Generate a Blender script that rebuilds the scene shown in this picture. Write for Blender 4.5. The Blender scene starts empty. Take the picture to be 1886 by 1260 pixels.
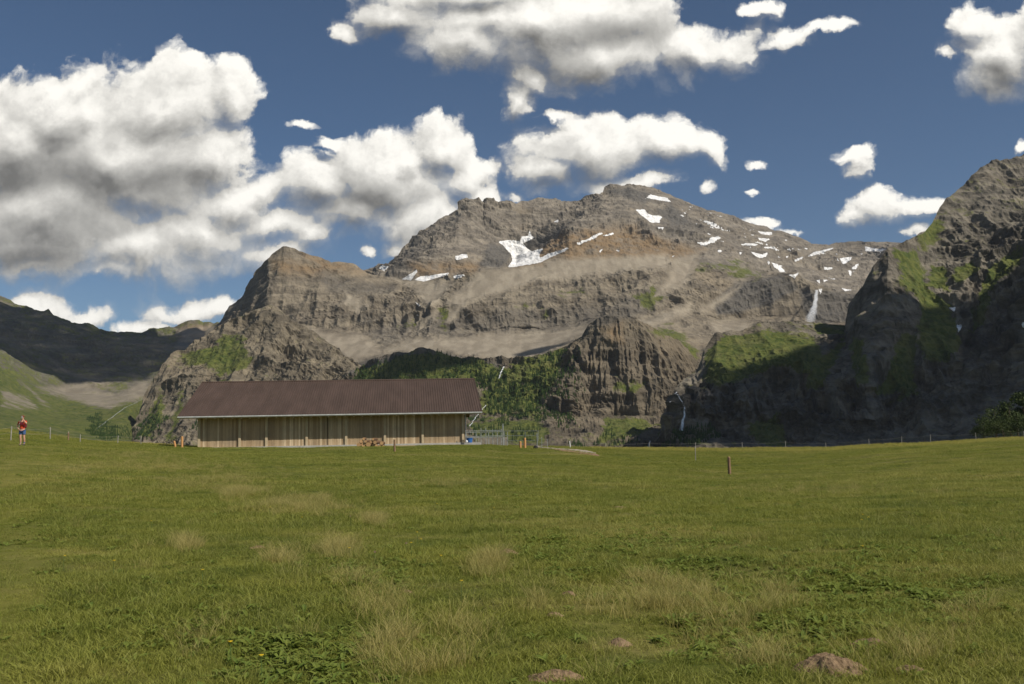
import bpy, math, random
import numpy as np
from mathutils import Matrix, Vector
random.seed(7); rng = np.random.default_rng(11)
sc = bpy.context.scene; COL = sc.collection
R = math.radians

# ------------------------------------------------------------------ camera
F = 1811.0; PITCH = math.atan(170/F); ROLL = 0.0190; EYE = 1.6
cf = np.array([0, math.cos(PITCH), math.sin(PITCH)]); cu0 = np.array([0, -math.sin(PITCH), math.cos(PITCH)]); cr0 = np.array([1., 0, 0])
cr = cr0*math.cos(ROLL) - cu0*math.sin(ROLL); cu = cu0*math.cos(ROLL) + cr0*math.sin(ROLL)
cam = bpy.data.cameras.new('camera'); camo = bpy.data.objects.new('camera', cam); COL.objects.link(camo)
cam.sensor_width = 36; cam.lens = 36*F/1886; cam.clip_start = 0.1; cam.clip_end = 40000
camo.matrix_world = Matrix(((cr[0], cu[0], -cf[0], 0), (cr[1], cu[1], -cf[1], 0), (cr[2], cu[2], -cf[2], EYE), (0, 0, 0, 1)))
sc.camera = camo
def P(px, py, D):
    "photo pixel + forward distance (m) -> world point(s)"
    px, py, D = np.broadcast_arrays(np.asarray(px, float), np.asarray(py, float), np.asarray(D, float))
    d = cf + ((px-943)/F)[..., None]*cr + ((630-py)/F)[..., None]*cu
    p = d*(D/d[..., 1])[..., None]; p[..., 2] += EYE
    return p
def proj(p):
    q = p - np.array([0, 0, EYE]); w = q @ cf; w = np.where(w < 1, 1, w)
    return 943 + F*(q @ cr)/w, 630 - F*(q @ cu)/w

# ------------------------------------------------------------------ light, sky
SUN_EL, SUN_AZ = R(43.5), R(123)          # azimuth clockwise from +Y (view direction)
sdir = Vector((math.sin(SUN_AZ)*math.cos(SUN_EL), math.cos(SUN_AZ)*math.cos(SUN_EL), math.sin(SUN_EL)))
sun = bpy.data.lights.new('sun', 'SUN'); sun.energy = 3.9; sun.angle = R(0.53); sun.color = (1.0, 0.93, 0.82)
suno = bpy.data.objects.new('sun', sun); COL.objects.link(suno); suno.rotation_euler = sdir.to_track_quat('Z', 'Y').to_euler()
suno.location = (60, -60, 90)
sc.view_settings.view_transform = 'Standard'; sc.view_settings.look = 'None'; sc.view_settings.gamma = 1
sc.view_settings.exposure = 0.3
SKY_STRENGTH = 0.062

class NT:
    "tiny node-tree writer"
    def __init__(s, tree): s.t = tree; s.n = tree.nodes; s.l = tree.links
    def new(s, typ, **kw):
        n = s.n.new(typ)
        for k, v in kw.items():
            if k.startswith('i_'): s.put(n.inputs[k[2:].replace('_', ' ')], v)
            else: setattr(n, k, v)
        return n
    def put(s, sock, v):
        if isinstance(v, bpy.types.NodeSocket): s.l.new(v, sock)
        elif isinstance(v, bpy.types.Node): s.l.new(v.outputs[0], sock)
        else:
            if hasattr(sock.default_value, '__len__') and hasattr(v, '__len__') and len(sock.default_value) == 4 and len(v) == 3: v = (*v, 1)
            sock.default_value = v
    def m(s, op, a, b=None, c=None, clamp=False):
        n = s.new('ShaderNodeMath', operation=op, use_clamp=clamp); s.put(n.inputs[0], a)
        if b is not None: s.put(n.inputs[1], b)
        if c is not None: s.put(n.inputs[2], c)
        return n.outputs[0]
    def v(s, op, a, b=None, c=None):
        n = s.new('ShaderNodeVectorMath', operation=op); s.put(n.inputs[0], a)
        if b is not None: s.put(n.inputs['Scale'] if op == 'SCALE' else n.inputs[1], b)
        if c is not None: s.put(n.inputs[2], c)
        return n.outputs['Value'] if op in ('LENGTH', 'DOT_PRODUCT') else n.outputs[0]
    def ramp(s, f, a, b, lo=0., hi=1., smooth=True):
        n = s.new('ShaderNodeMapRange', interpolation_type='SMOOTHSTEP' if smooth else 'LINEAR')
        for k, v in zip(('Value', 'From Min', 'From Max', 'To Min', 'To Max'), (f, a, b, lo, hi)): s.put(n.inputs[k], v)
        return n.outputs[0]
    def noise(s, vec, scale, detail=4, rough=.55, dist=0., out=0, **kw):
        n = s.new('ShaderNodeTexNoise', **kw); s.put(n.inputs['Vector'], vec); s.put(n.inputs['Scale'], scale)
        n.inputs['Detail'].default_value = detail; n.inputs['Roughness'].default_value = rough; n.inputs['Distortion'].default_value = dist
        return n.outputs[out]
    def mix(s, f, a, b, blend='MIX'):
        n = s.new('ShaderNodeMix', data_type='RGBA', blend_type=blend); s.put(n.inputs[0], f); s.put(n.inputs[6], a); s.put(n.inputs[7], b)
        return n.outputs[2]

def uv_of(px, py):
    d = cf + ((px-943)/F)*cr + ((630-py)/F)*cu
    return d[0]/d[1], d[2]/d[1]
CLOUDS = [ # photo pixel centre, radii
 (120,215,150,115),(300,195,140,100),(405,180,62,70),(40,270,150,130),(230,300,215,150),(400,290,70,110),(90,400,230,130),(250,465,200,62),(380,440,120,62),(490,425,90,45),(560,440,60,30),(60,490,110,40),(430,390,85,60),(500,465,95,34),(190,505,170,26),(480,365,60,40),
 (700,335,120,85),(570,345,90,58),(800,275,66,60),(855,330,58,55),(640,395,110,50),(790,400,110,58),(880,355,42,50),(740,300,70,50),
 (1090,275,125,58),(1215,262,95,48),(1290,270,38,52),(1010,312,70,38),(958,352,28,15),(1110,338,70,26),(1180,330,70,30),(905,300,24,16),
 (980,40,270,90),(880,-20,200,60),(735,25,90,45),(655,55,34,22),(860,85,120,60),(1090,100,160,66),(1290,80,110,48),(1360,75,50,45),(950,190,36,42),(975,150,44,36),(1390,8,45,14),(1010,215,34,12),
 (1850,120,90,72),(1830,160,65,45),(1795,60,45,46),(1960,90,120,100),(1750,120,25,18),
 (1598,288,36,22),(1600,318,32,24),(1635,385,62,30),(1705,385,46,20),(1590,398,40,18),(1385,297,26,12),(1380,352,16,8),(1405,414,42,12),(1460,426,30,10),(1690,430,34,12),(1884,282,16,12),
 (50,560,95,42),(140,580,48,20),(345,578,70,28),(410,562,50,18),(265,603,70,14),(1280,350,22,26),(600,262,28,20),(560,222,34,12),(668,472,22,14),(742,465,42,26),(1445,62,46,20),(1515,48,36,12)]
DARKS = [(60,330,240,110),(130,395,230,80),(300,330,120,60),(640,370,130,45),(1000,130,200,45),(700,60,80,40),(1850,150,70,50),(1040,330,90,24),(1130,60,170,40),(60,480,120,34)]
world = bpy.data.worlds.new('World'); sc.world = world; world.use_nodes = True
W = NT(world.node_tree); W.n.clear()
sky = W.new('ShaderNodeTexSky', sky_type='NISHITA', sun_disc=False, sun_elevation=SUN_EL, sun_rotation=SUN_AZ, altitude=2000, air_density=1.0, dust_density=0.0, ozone_density=3.0)
def cloud_group():
    g = bpy.data.node_groups.new('cloud_field', 'ShaderNodeTree')
    g.interface.new_socket('P', in_out='INPUT', socket_type='NodeSocketVector')
    g.interface.new_socket('Field', in_out='OUTPUT', socket_type='NodeSocketFloat')
    g.interface.new_socket('Noise', in_out='OUTPUT', socket_type='NodeSocketFloat')
    G = NT(g); gi = G.n.new('NodeGroupInput'); go = G.n.new('NodeGroupOutput'); p = gi.outputs[0]
    w1 = G.noise(p, 6, 8, .62, out=1); p1 = G.v('MULTIPLY_ADD', G.v('SUBTRACT', w1, (.5,.5,.5)), (.105,.09,0), p)
    cur = None
    for (x, y, rx, ry) in CLOUDS:
        u, v = uv_of(x, y); su, sv = F/rx, F/ry
        ln = G.v('LENGTH', G.v('MULTIPLY_ADD', p1, (su, sv, 0), (-u*su, -v*sv, 0)))
        # equal-thickness fall-off: blobs end in px rather than in their own radii
        k = min(rx, ry)/60.; s_ = .5+.5*k if k < 1 else k**.5; f = G.m('MULTIPLY_ADD', ln, s_, -s_+.20*max(0, 1-k))
        cur = f if cur is None else G.m('SMOOTH_MIN', cur, f, .22)
    G.put(go.inputs[0], G.m('MULTIPLY', cur, -1.))
    n1 = G.noise(p1, 13, 9, .62); n2 = G.noise(p1, 42, 6, .6)
    vo = G.new('ShaderNodeTexVoronoi', feature='SMOOTH_F1'); G.put(vo.inputs['Vector'], p1); vo.inputs['Scale'].default_value = 26; vo.inputs['Smoothness'].default_value = .6; vo.inputs['Detail'].default_value = 3
    b = G.m('SUBTRACT', .62, vo.outputs['Distance'])
    s = G.m('ADD', G.m('MULTIPLY', G.m('SUBTRACT', n1, .5), 2.1), G.m('MULTIPLY', G.m('SUBTRACT', n2, .5), .55))
    G.put(go.inputs[1], G.m('ADD', s, G.m('MULTIPLY', b, .75)))
    return g
cg = cloud_group()
d = W.new('ShaderNodeTexCoord').outputs['Generated']
sep = W.new('ShaderNodeSeparateXYZ'); W.put(sep.inputs[0], d)
ay = W.m('MAXIMUM', W.m('ABSOLUTE', sep.outputs[1]), .12)
comb = W.new('ShaderNodeCombineXYZ'); W.put(comb.inputs[0], W.m('DIVIDE', sep.outputs[0], ay)); W.put(comb.inputs[1], W.m('DIVIDE', sep.outputs[2], ay))
p = comb.outputs[0]
def field(vec):
    n = W.new('ShaderNodeGroup', node_tree=cg); W.put(n.inputs[0], vec); return n.outputs[0], n.outputs[1]
f0, n0 = field(p); f1, n1 = field(W.v('ADD', p, (.006, .016, 0)))
dens = W.m('ADD', f0, W.m('MULTIPLY', n0, .75))
dens1 = W.m('ADD', f1, W.m('MULTIPLY', n1, .75))
aw = W.ramp(W.m('SUBTRACT', f0, f1), -.12, .12, 1.0, .36)
alpha = W.ramp(dens, -.46, W.m('ADD', -.46, aw))
dk = None
for (x, y, rx, ry) in DARKS:
    u, v = uv_of(x, y); su, sv = F/rx, F/ry
    f = W.m('SUBTRACT', 1.25, W.v('LENGTH', W.v('MULTIPLY_ADD', p, (su, sv, 0), (-u*su, -v*sv, 0))))
    dk = f if dk is None else W.m('MAXIMUM', dk, f)
dk = W.ramp(W.m('ADD', dk, W.m('MULTIPLY', n0, .07)), -.15, 1.5)
rel = W.m('ADD', W.m('MULTIPLY', W.m('SUBTRACT', f0, f1), .5), W.m('MULTIPLY', W.m('SUBTRACT', n0, n1), W.m('SUBTRACT', .22, W.m('MULTIPLY', dk, .14))))
lit = W.m('ADD', .735, rel)
lit = W.m('SUBTRACT', lit, W.m('MULTIPLY', dk, .25))
lit = W.m('MINIMUM', W.m('MAXIMUM', lit, .36), 1.0)
cloudcol = W.mix(W.ramp(lit, .1, .9, smooth=False), (.30,.295,.28,1), (1.0,.97,.90,1))
cl = W.v('SCALE', cloudcol, W.m('MULTIPLY', W.m('POWER', lit, 1.15), 14.5))
skyc = W.mix(1.0, sky.outputs[0], (.76,.82,.84,1), 'MULTIPLY')
tot = W.mix(alpha, skyc, cl)
bg = W.new('ShaderNodeBackground'); W.put(bg.inputs[0], tot); bg.inputs[1].default_value = SKY_STRENGTH
W.put(W.new('ShaderNodeOutputWorld').inputs[0], bg.outputs[0])
world.cycles.sampling_method = 'MANUAL'; world.cycles.sample_map_resolution = 512

# ------------------------------------------------------------------ helpers
def hashn(ix, iy, iz):
    h = (ix.astype(np.int64)*374761393 + iy.astype(np.int64)*668265263 + iz.astype(np.int64)*2147483647*7 + iz.astype(np.int64)*1274126177) & 0xffffffff
    h = ((h ^ (h >> 13))*1274126177) & 0xffffffff
    h = ((h ^ (h >> 16))*2246822519) & 0xffffffff
    return ((h ^ (h >> 15)) & 0xffff)/65535.0*2 - 1
def vnoise(p):
    i = np.floor(p); f = p - i; f = f*f*f*(f*(f*6-15)+10); i = i.astype(np.int64)
    r = 0
    for dx in (0, 1):
        wx = f[..., 0] if dx else 1-f[..., 0]
        for dy in (0, 1):
            wy = f[..., 1] if dy else 1-f[..., 1]
            for dz in (0, 1):
                wz = f[..., 2] if dz else 1-f[..., 2]
                r = r + wx*wy*wz*hashn(i[..., 0]+dx, i[..., 1]+dy, i[..., 2]+dz)
    return r
ROT = np.array([[.0, .8, .6], [-.8, .36, -.48], [-.6, -.48, .64]])
def fbm(p, sx, sy, sz, oct=4, gain=.5, ridged=False, seed=0):
    q = np.stack([p[..., 0]/sx, p[..., 1]/sy, p[..., 2]/sz], -1) + seed*17.31
    a, s, t = 1., 0., 0.
    for k in range(oct):
        n = vnoise(q)
        if ridged: n = 1 - 2*np.abs(n)
        s = s + a*n; t += a; a *= gain
        q = q*2.03 + 5.7
    return s/t
def obj_np(name, co, faces, mat=None, parent=None, smooth=False, attrs=None):
    me = bpy.data.meshes.new(name); faces = np.asarray(faces); n, k = faces.shape
    me.vertices.add(len(co)); me.vertices.foreach_set('co', np.asarray(co, np.float32).ravel())
    me.loops.add(n*k); me.loops.foreach_set('vertex_index', faces.astype(np.int32).ravel())
    me.polygons.add(n); me.polygons.foreach_set('loop_start', np.arange(0, n*k, k, dtype=np.int32))
    me.polygons.foreach_set('use_smooth', np.full(n, smooth))
    me.update(calc_edges=True)
    for an, (ty, arr) in (attrs or {}).items():
        at = me.attributes.new(an, ty, 'POINT'); at.data.foreach_set('color' if ty == 'FLOAT_COLOR' else 'value', np.asarray(arr).ravel())
    if mat: me.materials.append(mat)
    o = bpy.data.objects.new(name, me); COL.objects.link(o)
    if parent: o.parent = parent
    return o
def grid_faces(nr, nc):
    a = (np.arange(nr-1)[:, None]*nc + np.arange(nc-1)[None, :]).ravel()
    return np.stack([a, a+1, a+nc+1, a+nc], 1)
class MB:
    "collects simple shapes into one mesh"
    def __init__(s): s.v = []; s.f = []
    def add(s, vs, fs):
        b = len(s.v); s.v += [tuple(v) for v in vs]; s.f += [tuple(i+b for i in f) for f in fs]; return s
    def box(s, c, size, rz=0., tilt=None):
        x, y, z = [k/2 for k in size]; M = Matrix.Rotation(rz, 3, 'Z')
        if tilt: M = M @ Matrix.Rotation(tilt[1], 3, tilt[0])
        vs = [Vector(c) + M @ Vector((a*x, b*y, d*z)) for a in (-1, 1) for b in (-1, 1) for d in (-1, 1)]
        return s.add(vs, [(0,1,3,2),(4,6,7,5),(0,4,5,1),(2,3,7,6),(0,2,6,4),(1,5,7,3)])
    def tube(s, pts, rad, n=8, cap=True):
        pts = [Vector(q) for q in pts]; rad = rad if hasattr(rad, '__len__') else [rad]*len(pts); b = len(s.v)
        for i, q in enumerate(pts):
            t = (pts[min(i+1, len(pts)-1)] - pts[max(i-1, 0)]).normalized()
            a = t.orthogonal().normalized() if abs(t.z) < .9 else t.cross(Vector((0, 1, 0))).normalized()
            c = t.cross(a)
            for k in range(n):
                w = 2*math.pi*k/n; s.v.append(tuple(q + (a*math.cos(w) + c*math.sin(w))*rad[i]))
        for i in range(len(pts)-1):
            for k in range(n): s.f.append((b+i*n+k, b+i*n+(k+1) % n, b+(i+1)*n+(k+1) % n, b+(i+1)*n+k))
        if cap: s.f.append(tuple(b+k for k in range(n))[::-1]); s.f.append(tuple(b+(len(pts)-1)*n+k for k in range(n)))
        return s
    def build(s, name, mat, parent=None, smooth=False):
        me = bpy.data.meshes.new(name); me.from_pydata(s.v, [], s.f); me.materials.append(mat)
        if smooth: me.polygons.foreach_set('use_smooth', [True]*len(me.polygons))
        me.update(); o = bpy.data.objects.new(name, me); COL.objects.link(o); o.parent = parent
        return o
def tag(o, label=None, cat=None, group=None, kind=None):
    for k, v in (('label', label), ('category', cat), ('group', group), ('kind', kind)):
        if v: o[k] = v
    return o
def empty(name, loc, rz=0.):
    o = bpy.data.objects.new(name, None); COL.objects.link(o); o.location = loc; o.rotation_euler = (0, 0, rz); return o
def copy_tree(o, parent=None):
    c = o.copy(); COL.objects.link(c); c.parent = parent
    for ch in [x for x in bpy.data.objects if x.parent == o]: copy_tree(ch, c)
    return c
def mat(name, color=None, rough=.8, metal=0., spec=.3):
    m = bpy.data.materials.new(name); m.use_nodes = True; N = NT(m.node_tree)
    b = m.node_tree.nodes['Principled BSDF']; b.inputs['Roughness'].default_value = rough; b.inputs['Metallic'].default_value = metal
    b.inputs['Specular IOR Level'].default_value = spec
    if color: b.inputs['Base Color'].default_value = (*color, 1)
    return m, N, b
def mottled(name, c1, c2, scale=8., rough=.8, metal=0., bump=.2, detail=5, stretch=(1, 1, 1), spec=.3, coord='Object'):
    m, N, b = mat(name, rough=rough, metal=metal, spec=spec)
    tc = N.new('ShaderNodeTexCoord').outputs[coord]; v = N.v('MULTIPLY', tc, stretch)
    n = N.noise(v, scale, detail, .6)
    N.put(b.inputs['Base Color'], N.mix(N.ramp(n, .3, .7), (*c1, 1), (*c2, 1)))
    if bump:
        bp = N.new('ShaderNodeBump'); bp.inputs['Strength'].default_value = bump; bp.inputs['Distance'].default_value = .02; N.put(bp.inputs['Height'], n); N.put(b.inputs['Normal'], bp.outputs[0])
    return m
# ------------------------------------------------------------------ terrain tools
def in_poly(x, y, poly, soft=0.):
    "soft inside mask of a polygon in photo pixels"
    ins = np.zeros(x.shape, bool); dist = np.full(x.shape, 1e9); n = len(poly)
    for i in range(n):
        x1, y1 = poly[i]; x2, y2 = poly[(i+1) % n]
        if y1 != y2:
            c = ((y1 > y) != (y2 > y)) & (x < (x2-x1)*(y-y1)/(y2-y1)+x1); ins ^= c
        if soft:
            L = (x2-x1)**2+(y2-y1)**2+1e-9; t = np.clip(((x-x1)*(x2-x1)+(y-y1)*(y2-y1))/L, 0, 1)
            dist = np.minimum(dist, np.hypot(x-x1-t*(x2-x1), y-y1-t*(y2-y1)))
    if not soft: return ins.astype(float)
    return np.clip(.5+np.where(ins, dist, -dist)/(2*soft), 0, 1)
def mask(px, py, polys, soft=2., jit=None):
    m = np.zeros(px.shape)
    for po in polys:
        xs = [a for a, b in po]; ys = [b for a, b in po]
        sel = (px > min(xs)-14) & (px < max(xs)+14) & (py > min(ys)-14) & (py < max(ys)+14)
        if sel.any():
            jx, jy = (jit[0][sel], jit[1][sel]) if jit is not None else (0, 0)
            m[sel] = np.maximum(m[sel], in_poly(px[sel]+jx, py[sel]+jy, po, soft))
    return m
def Z(ox, oy, sc_, pts): return [(ox+a/sc_, oy+b/sc_) for a, b in pts]
z4 = lambda *p: Z(400, 320, 2.694, p)
z5 = lambda *p: Z(1000, 320, 2.694, p)
z6 = lambda *p: Z(850, 580, 3.429, p)
z7 = lambda *p: Z(1300, 270, 2.172, p)
z8 = lambda *p: Z(0, 520, 3.772, p)

SNOW = [z4((1395,335),(1440,328),(1500,335),(1510,312),(1545,310),(1548,275),(1560,310),(1575,318),(1520,345),(1530,360),(1560,385),(1620,370),(1600,400),(1600,440),(1540,450),(1440,468),(1465,430),(1460,400),(1430,370)),
 z4((1540,450),(1640,400),(1740,365),(1745,374),(1650,416),(1600,442)), z4((1775,350),(1886,300),(1886,312),(1790,357)), z4((1180,410),(1210,400),(1240,398),(1245,415),(1210,425),(1185,428)),
 z4((915,525),(990,478),(992,490),(960,530)), z4((975,525),(1010,510),(1050,508),(1110,495),(1150,490),(1140,507),(1080,520),(1020,534)), z4((1170,505),(1230,497),(1210,513),(1170,519)),
 z4((975,631),(1010,651),(1000,657)), z4((985,700),(1003,698),(995,707)), z4((1660,240),(1695,225),(1690,243)), z4((820,455),(855,458),(830,485),(800,470)),
 z5((500,125),(535,103),(590,115),(620,118),(635,140),(580,132),(520,122)), z5((460,180),(500,175),(520,195),(560,212),(595,215),(575,243),(530,240),(490,210)),
 z5((155,356),(290,287),(298,296),(180,354)), z5((290,307),(350,289),(355,299),(300,310)), z5((0,415),(120,364),(128,372),(10,427)), z5((565,264),(600,267),(600,277),(575,275)),
 z5((775,228),(820,235),(868,245),(855,262),(820,252)), z5((760,345),(820,335),(830,318),(870,308),(885,320),(850,340),(790,357)), z5((805,203),(840,209),(838,216)), z5((1065,286),(1138,291),(1135,304),(1080,299)),
 z5((1065,318),(1110,325),(1130,322),(1110,338),(1075,332)), z5((980,352),(1010,344),(1068,350),(1050,361),(990,361)), z5((1095,364),(1138,361),(1135,371),(1100,373)),
 z5((1030,385),(1090,400),(1115,390),(1110,410),(1075,420),(1045,402)), z5((1103,425),(1130,440),(1120,454)), z5((1135,440),(1165,448),(1205,488),(1180,487),(1145,462)), z5((1215,500),(1245,503),(1275,488),(1250,522)),
 z5((1310,409),(1370,380),(1445,366),(1400,386),(1330,410)), z5((1240,431),(1290,411),(1295,419),(1255,438)), z5((1390,461),(1450,461),(1430,476),(1400,476)), z5((1470,420),(1540,414),(1520,435),(1490,450)),
 z5((1595,361),(1650,370),(1710,374),(1680,386),(1600,383)), z5((1520,468),(1570,444),(1550,472)), z5((1515,490),(1540,491),(1525,506)), z5((1355,530),(1375,524),(1375,546)), z5((1390,525),(1420,524),(1395,538)),
 z5((1480,568),(1545,577),(1500,583)), z5((1365,570),(1388,571),(1375,597)), z5((865,380),(890,384),(870,393)), z5((975,389),(992,391),(980,403)), z5((360,377),(384,377),(375,389)), z5((275,381),(300,369),(285,391)),
 z5((695,190),(712,196),(705,201)), z5((720,160),(745,165),(735,170)), z5((1205,410),(1222,405),(1212,420)), z5((1195,324),(1215,326),(1205,333)), z5((1300,372),(1315,372),(1308,378)), z5((1450,398),(1462,398),(1456,404)), z5((1575,395),(1590,392),(1583,402)), z5((635,408),(652,402),(645,414)),
 z7((970,645),(998,643),(993,663)), z7((1003,712),(1028,713),(1012,747)), z7((1255,703),(1273,700),(1273,725))]
GRASS_M = [z4((1095,655),(1130,650),(1190,680),(1150,740),(1130,800),(1090,740)), z4((880,765),(960,720),(1000,735),(900,795)), z4((1480,640),(1540,620),(1560,650),(1500,680)), z4((1590,690),(1640,680),(1660,730),(1600,720)),
 z4((1290,560),(1400,560),(1500,590),(1400,600)), z5((420,600),(560,560),(640,640),(520,700)), z5((540,760),(620,745),(700,800),(780,870),(790,930),(700,890),(600,820)), z5((700,450),(1030,430),(1000,465),(730,490)),
 z5((640,585),(710,568),(690,600)), z5((60,590),(200,570),(260,620),(100,630)), z5((880,470),(1120,480),(1080,520),(930,520))]
SCREE_M = [z4((415,760),(470,775),(560,790),(700,790),(820,885),(760,905),(650,935),(560,860)), z4((740,905),(980,810),(1140,820),(1300,800),(1600,790),(1880,760),(1840,800),(1600,900),(1400,925),(1100,880),(900,885)),
 z4((950,785),(1090,680),(1080,720),(990,790)), z4((1140,640),(1300,480),(1860,430),(1500,560),(1250,640),(1160,740),(1130,740),(1180,660)), z5((630,430),(780,400),(720,540),(600,600),(550,615),(640,500)), z5((450,740),(600,690),(750,635),(740,690),(520,760)),
 z5((760,690),(900,600),(1000,530),(940,600),(830,680)), z5((830,740),(950,725),(1030,745),(1020,790),(860,800)), z4((850,520),(1150,540),(1180,530),(1100,640),(1040,660),(960,560)), z4((640,590),(760,640),(700,700),(620,640)), z5((0,425),(620,400),(640,470),(300,500),(0,540))]
BROWN = [z4((940,440),(1320,440),(1320,480),(1000,510)), z4((1610,340),(1886,330),(1886,430),(1480,470)), z5((0,300),(430,260),(640,340),(800,380),(620,430),(0,460)), z4((420,390),(560,430),(740,490),(520,480)), z4((280,430),(540,460),(520,500),(300,490)), z6((880,90),(1000,60),(1010,170),(900,170))]
DARK_ROCK_SHADE = [z4((1360,340),(1440,360),(1465,420),(1400,470),(1300,480),(1320,390)), z4((1530,330),(1690,260),(1720,290),(1600,380),(1520,385)), z5((300,85),(430,68),(560,100),(500,160),(390,110)), z5((560,190),(640,150),(760,250),(640,260)), z5((950,540),(1180,500),(1270,560),(1150,640),(980,690),(870,700),(840,640)),
 z5((1260,570),(1560,590),(1540,740),(1320,740)), z4((640,1000),(700,930),(890,890),(1060,875),(1250,920),(1400,940),(1380,1000))]  # dark rock, plus a cloud-shadow band painted in as rock colour
DARK_CLIFF_SHADE = [z4((1000,790),(1080,690),(1250,720),(1400,660),(1640,680),(1880,650),(1870,765),(1600,785),(1300,800),(1140,815)), z5((0,700),(230,690),(520,570),(640,600),(560,650),(440,735),(240,755),(0,790)), z4((700,700),(780,720),(760,760),(690,740)), z4((720,790),(960,700),(1000,790),(830,860)), z4((480,480),(720,540),(900,560),(860,600),(560,590)), z4((130,640),(190,480),(260,430),(260,600),(220,650)), z4((840,500),(1010,300),(1200,180),(1220,200),(1060,320),(960,480)), z5((500,180),(700,200),(820,280),(640,300))]  # dark cliff bands, with cliff shadows and shaded left faces put into the colour
GRASS_E = [z6((0,290),(300,300),(560,215),(640,180),(620,330),(540,480),(480,640),(120,650),(150,450),(0,440)), z6((60,660),(500,660),(560,740),(520,840),(100,800)), z6((980,400),(1200,430),(1100,480),(960,480)), z6((900,650),(1200,670),(1150,740),(960,800),(860,800)), z6((1240,700),(1560,700),(1600,800),(1240,800)), z6((1160,90),(1240,80),(1520,200),(1480,280),(1300,150)), z4((680,980),(900,900),(1100,880),(1380,940),(1380,1078),(700,1078))]
FOREST = [z6((150,470),(200,330),(300,300),(420,360),(560,220),(700,230),(760,160),(760,480),(700,620),(620,690),(400,640),(330,660),(180,640)), z6((60,760),(150,660),(280,660),(260,800)), z6((290,690),(480,690),(470,800),(300,800)), z6((560,640),(700,540),(700,690),(600,700)),
 z6((700,800),(780,770),(770,840),(700,840)), z6((810,830),(900,760),(1200,800),(1200,840)), z6((1270,800),(1330,750),(1560,690),(1640,760),(1500,820),(1280,830)), z8((930,1090),(1000,880),(1080,920),(1130,760),(1180,800),(1180,1000),(1050,1100)), z8((1200,1090),(1370,960),(1370,1090)), z4((640,1000),(880,900),(1100,880),(1380,950),(1380,1078),(640,1078)), z6((0,700),(50,660),(120,640),(120,720))]
GRASS_F = [z7((730,410),(850,400),(860,470),(900,570),(960,640),(1000,700),(1015,790),(985,850),(900,850),(830,800),(860,700),(850,620),(790,550),(760,480)), z7((890,480),(960,470),(980,560),(900,570)), z7((990,480),(1070,455),(1095,500),(1000,555)), z7((1110,500),(1273,390),(1273,460),(1180,540),(1060,760)), z7((830,345),(920,290),(960,330),(880,420)),
 z7((0,850),(60,760),(300,740),(430,770),(490,850),(420,900),(300,870),(100,940),(0,950)), z7((440,870),(560,760),(480,960),(400,950)), z7((560,700),(440,720),(450,750),(570,740)), z7((700,1060),(830,970),(800,1020)), z7((1050,640),(1120,690),(1060,760)), z7((150,1130),(300,1050),(320,1180),(200,1190)), z7((670,1000),(780,760),(830,760),(840,1000)), z7((580,760),(620,760),(640,960),(590,960))]
GRASS_G = [z8((940,1080),(1000,930),(1080,820),(1120,930),(1060,1080)), z8((1130,1080),(1200,900),(1260,760),(1300,800),(1230,1000),(1200,1100)), z8((1250,480),(1400,440),(1700,430),(1750,560),(1500,620),(1300,560)), z8((1000,1000),(1060,780),(1120,700),(1120,900),(1060,1080)), z8((1500,600),(1600,700),(1500,720)), z4((0,800),(140,820),(180,960),(0,1000))]

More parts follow.
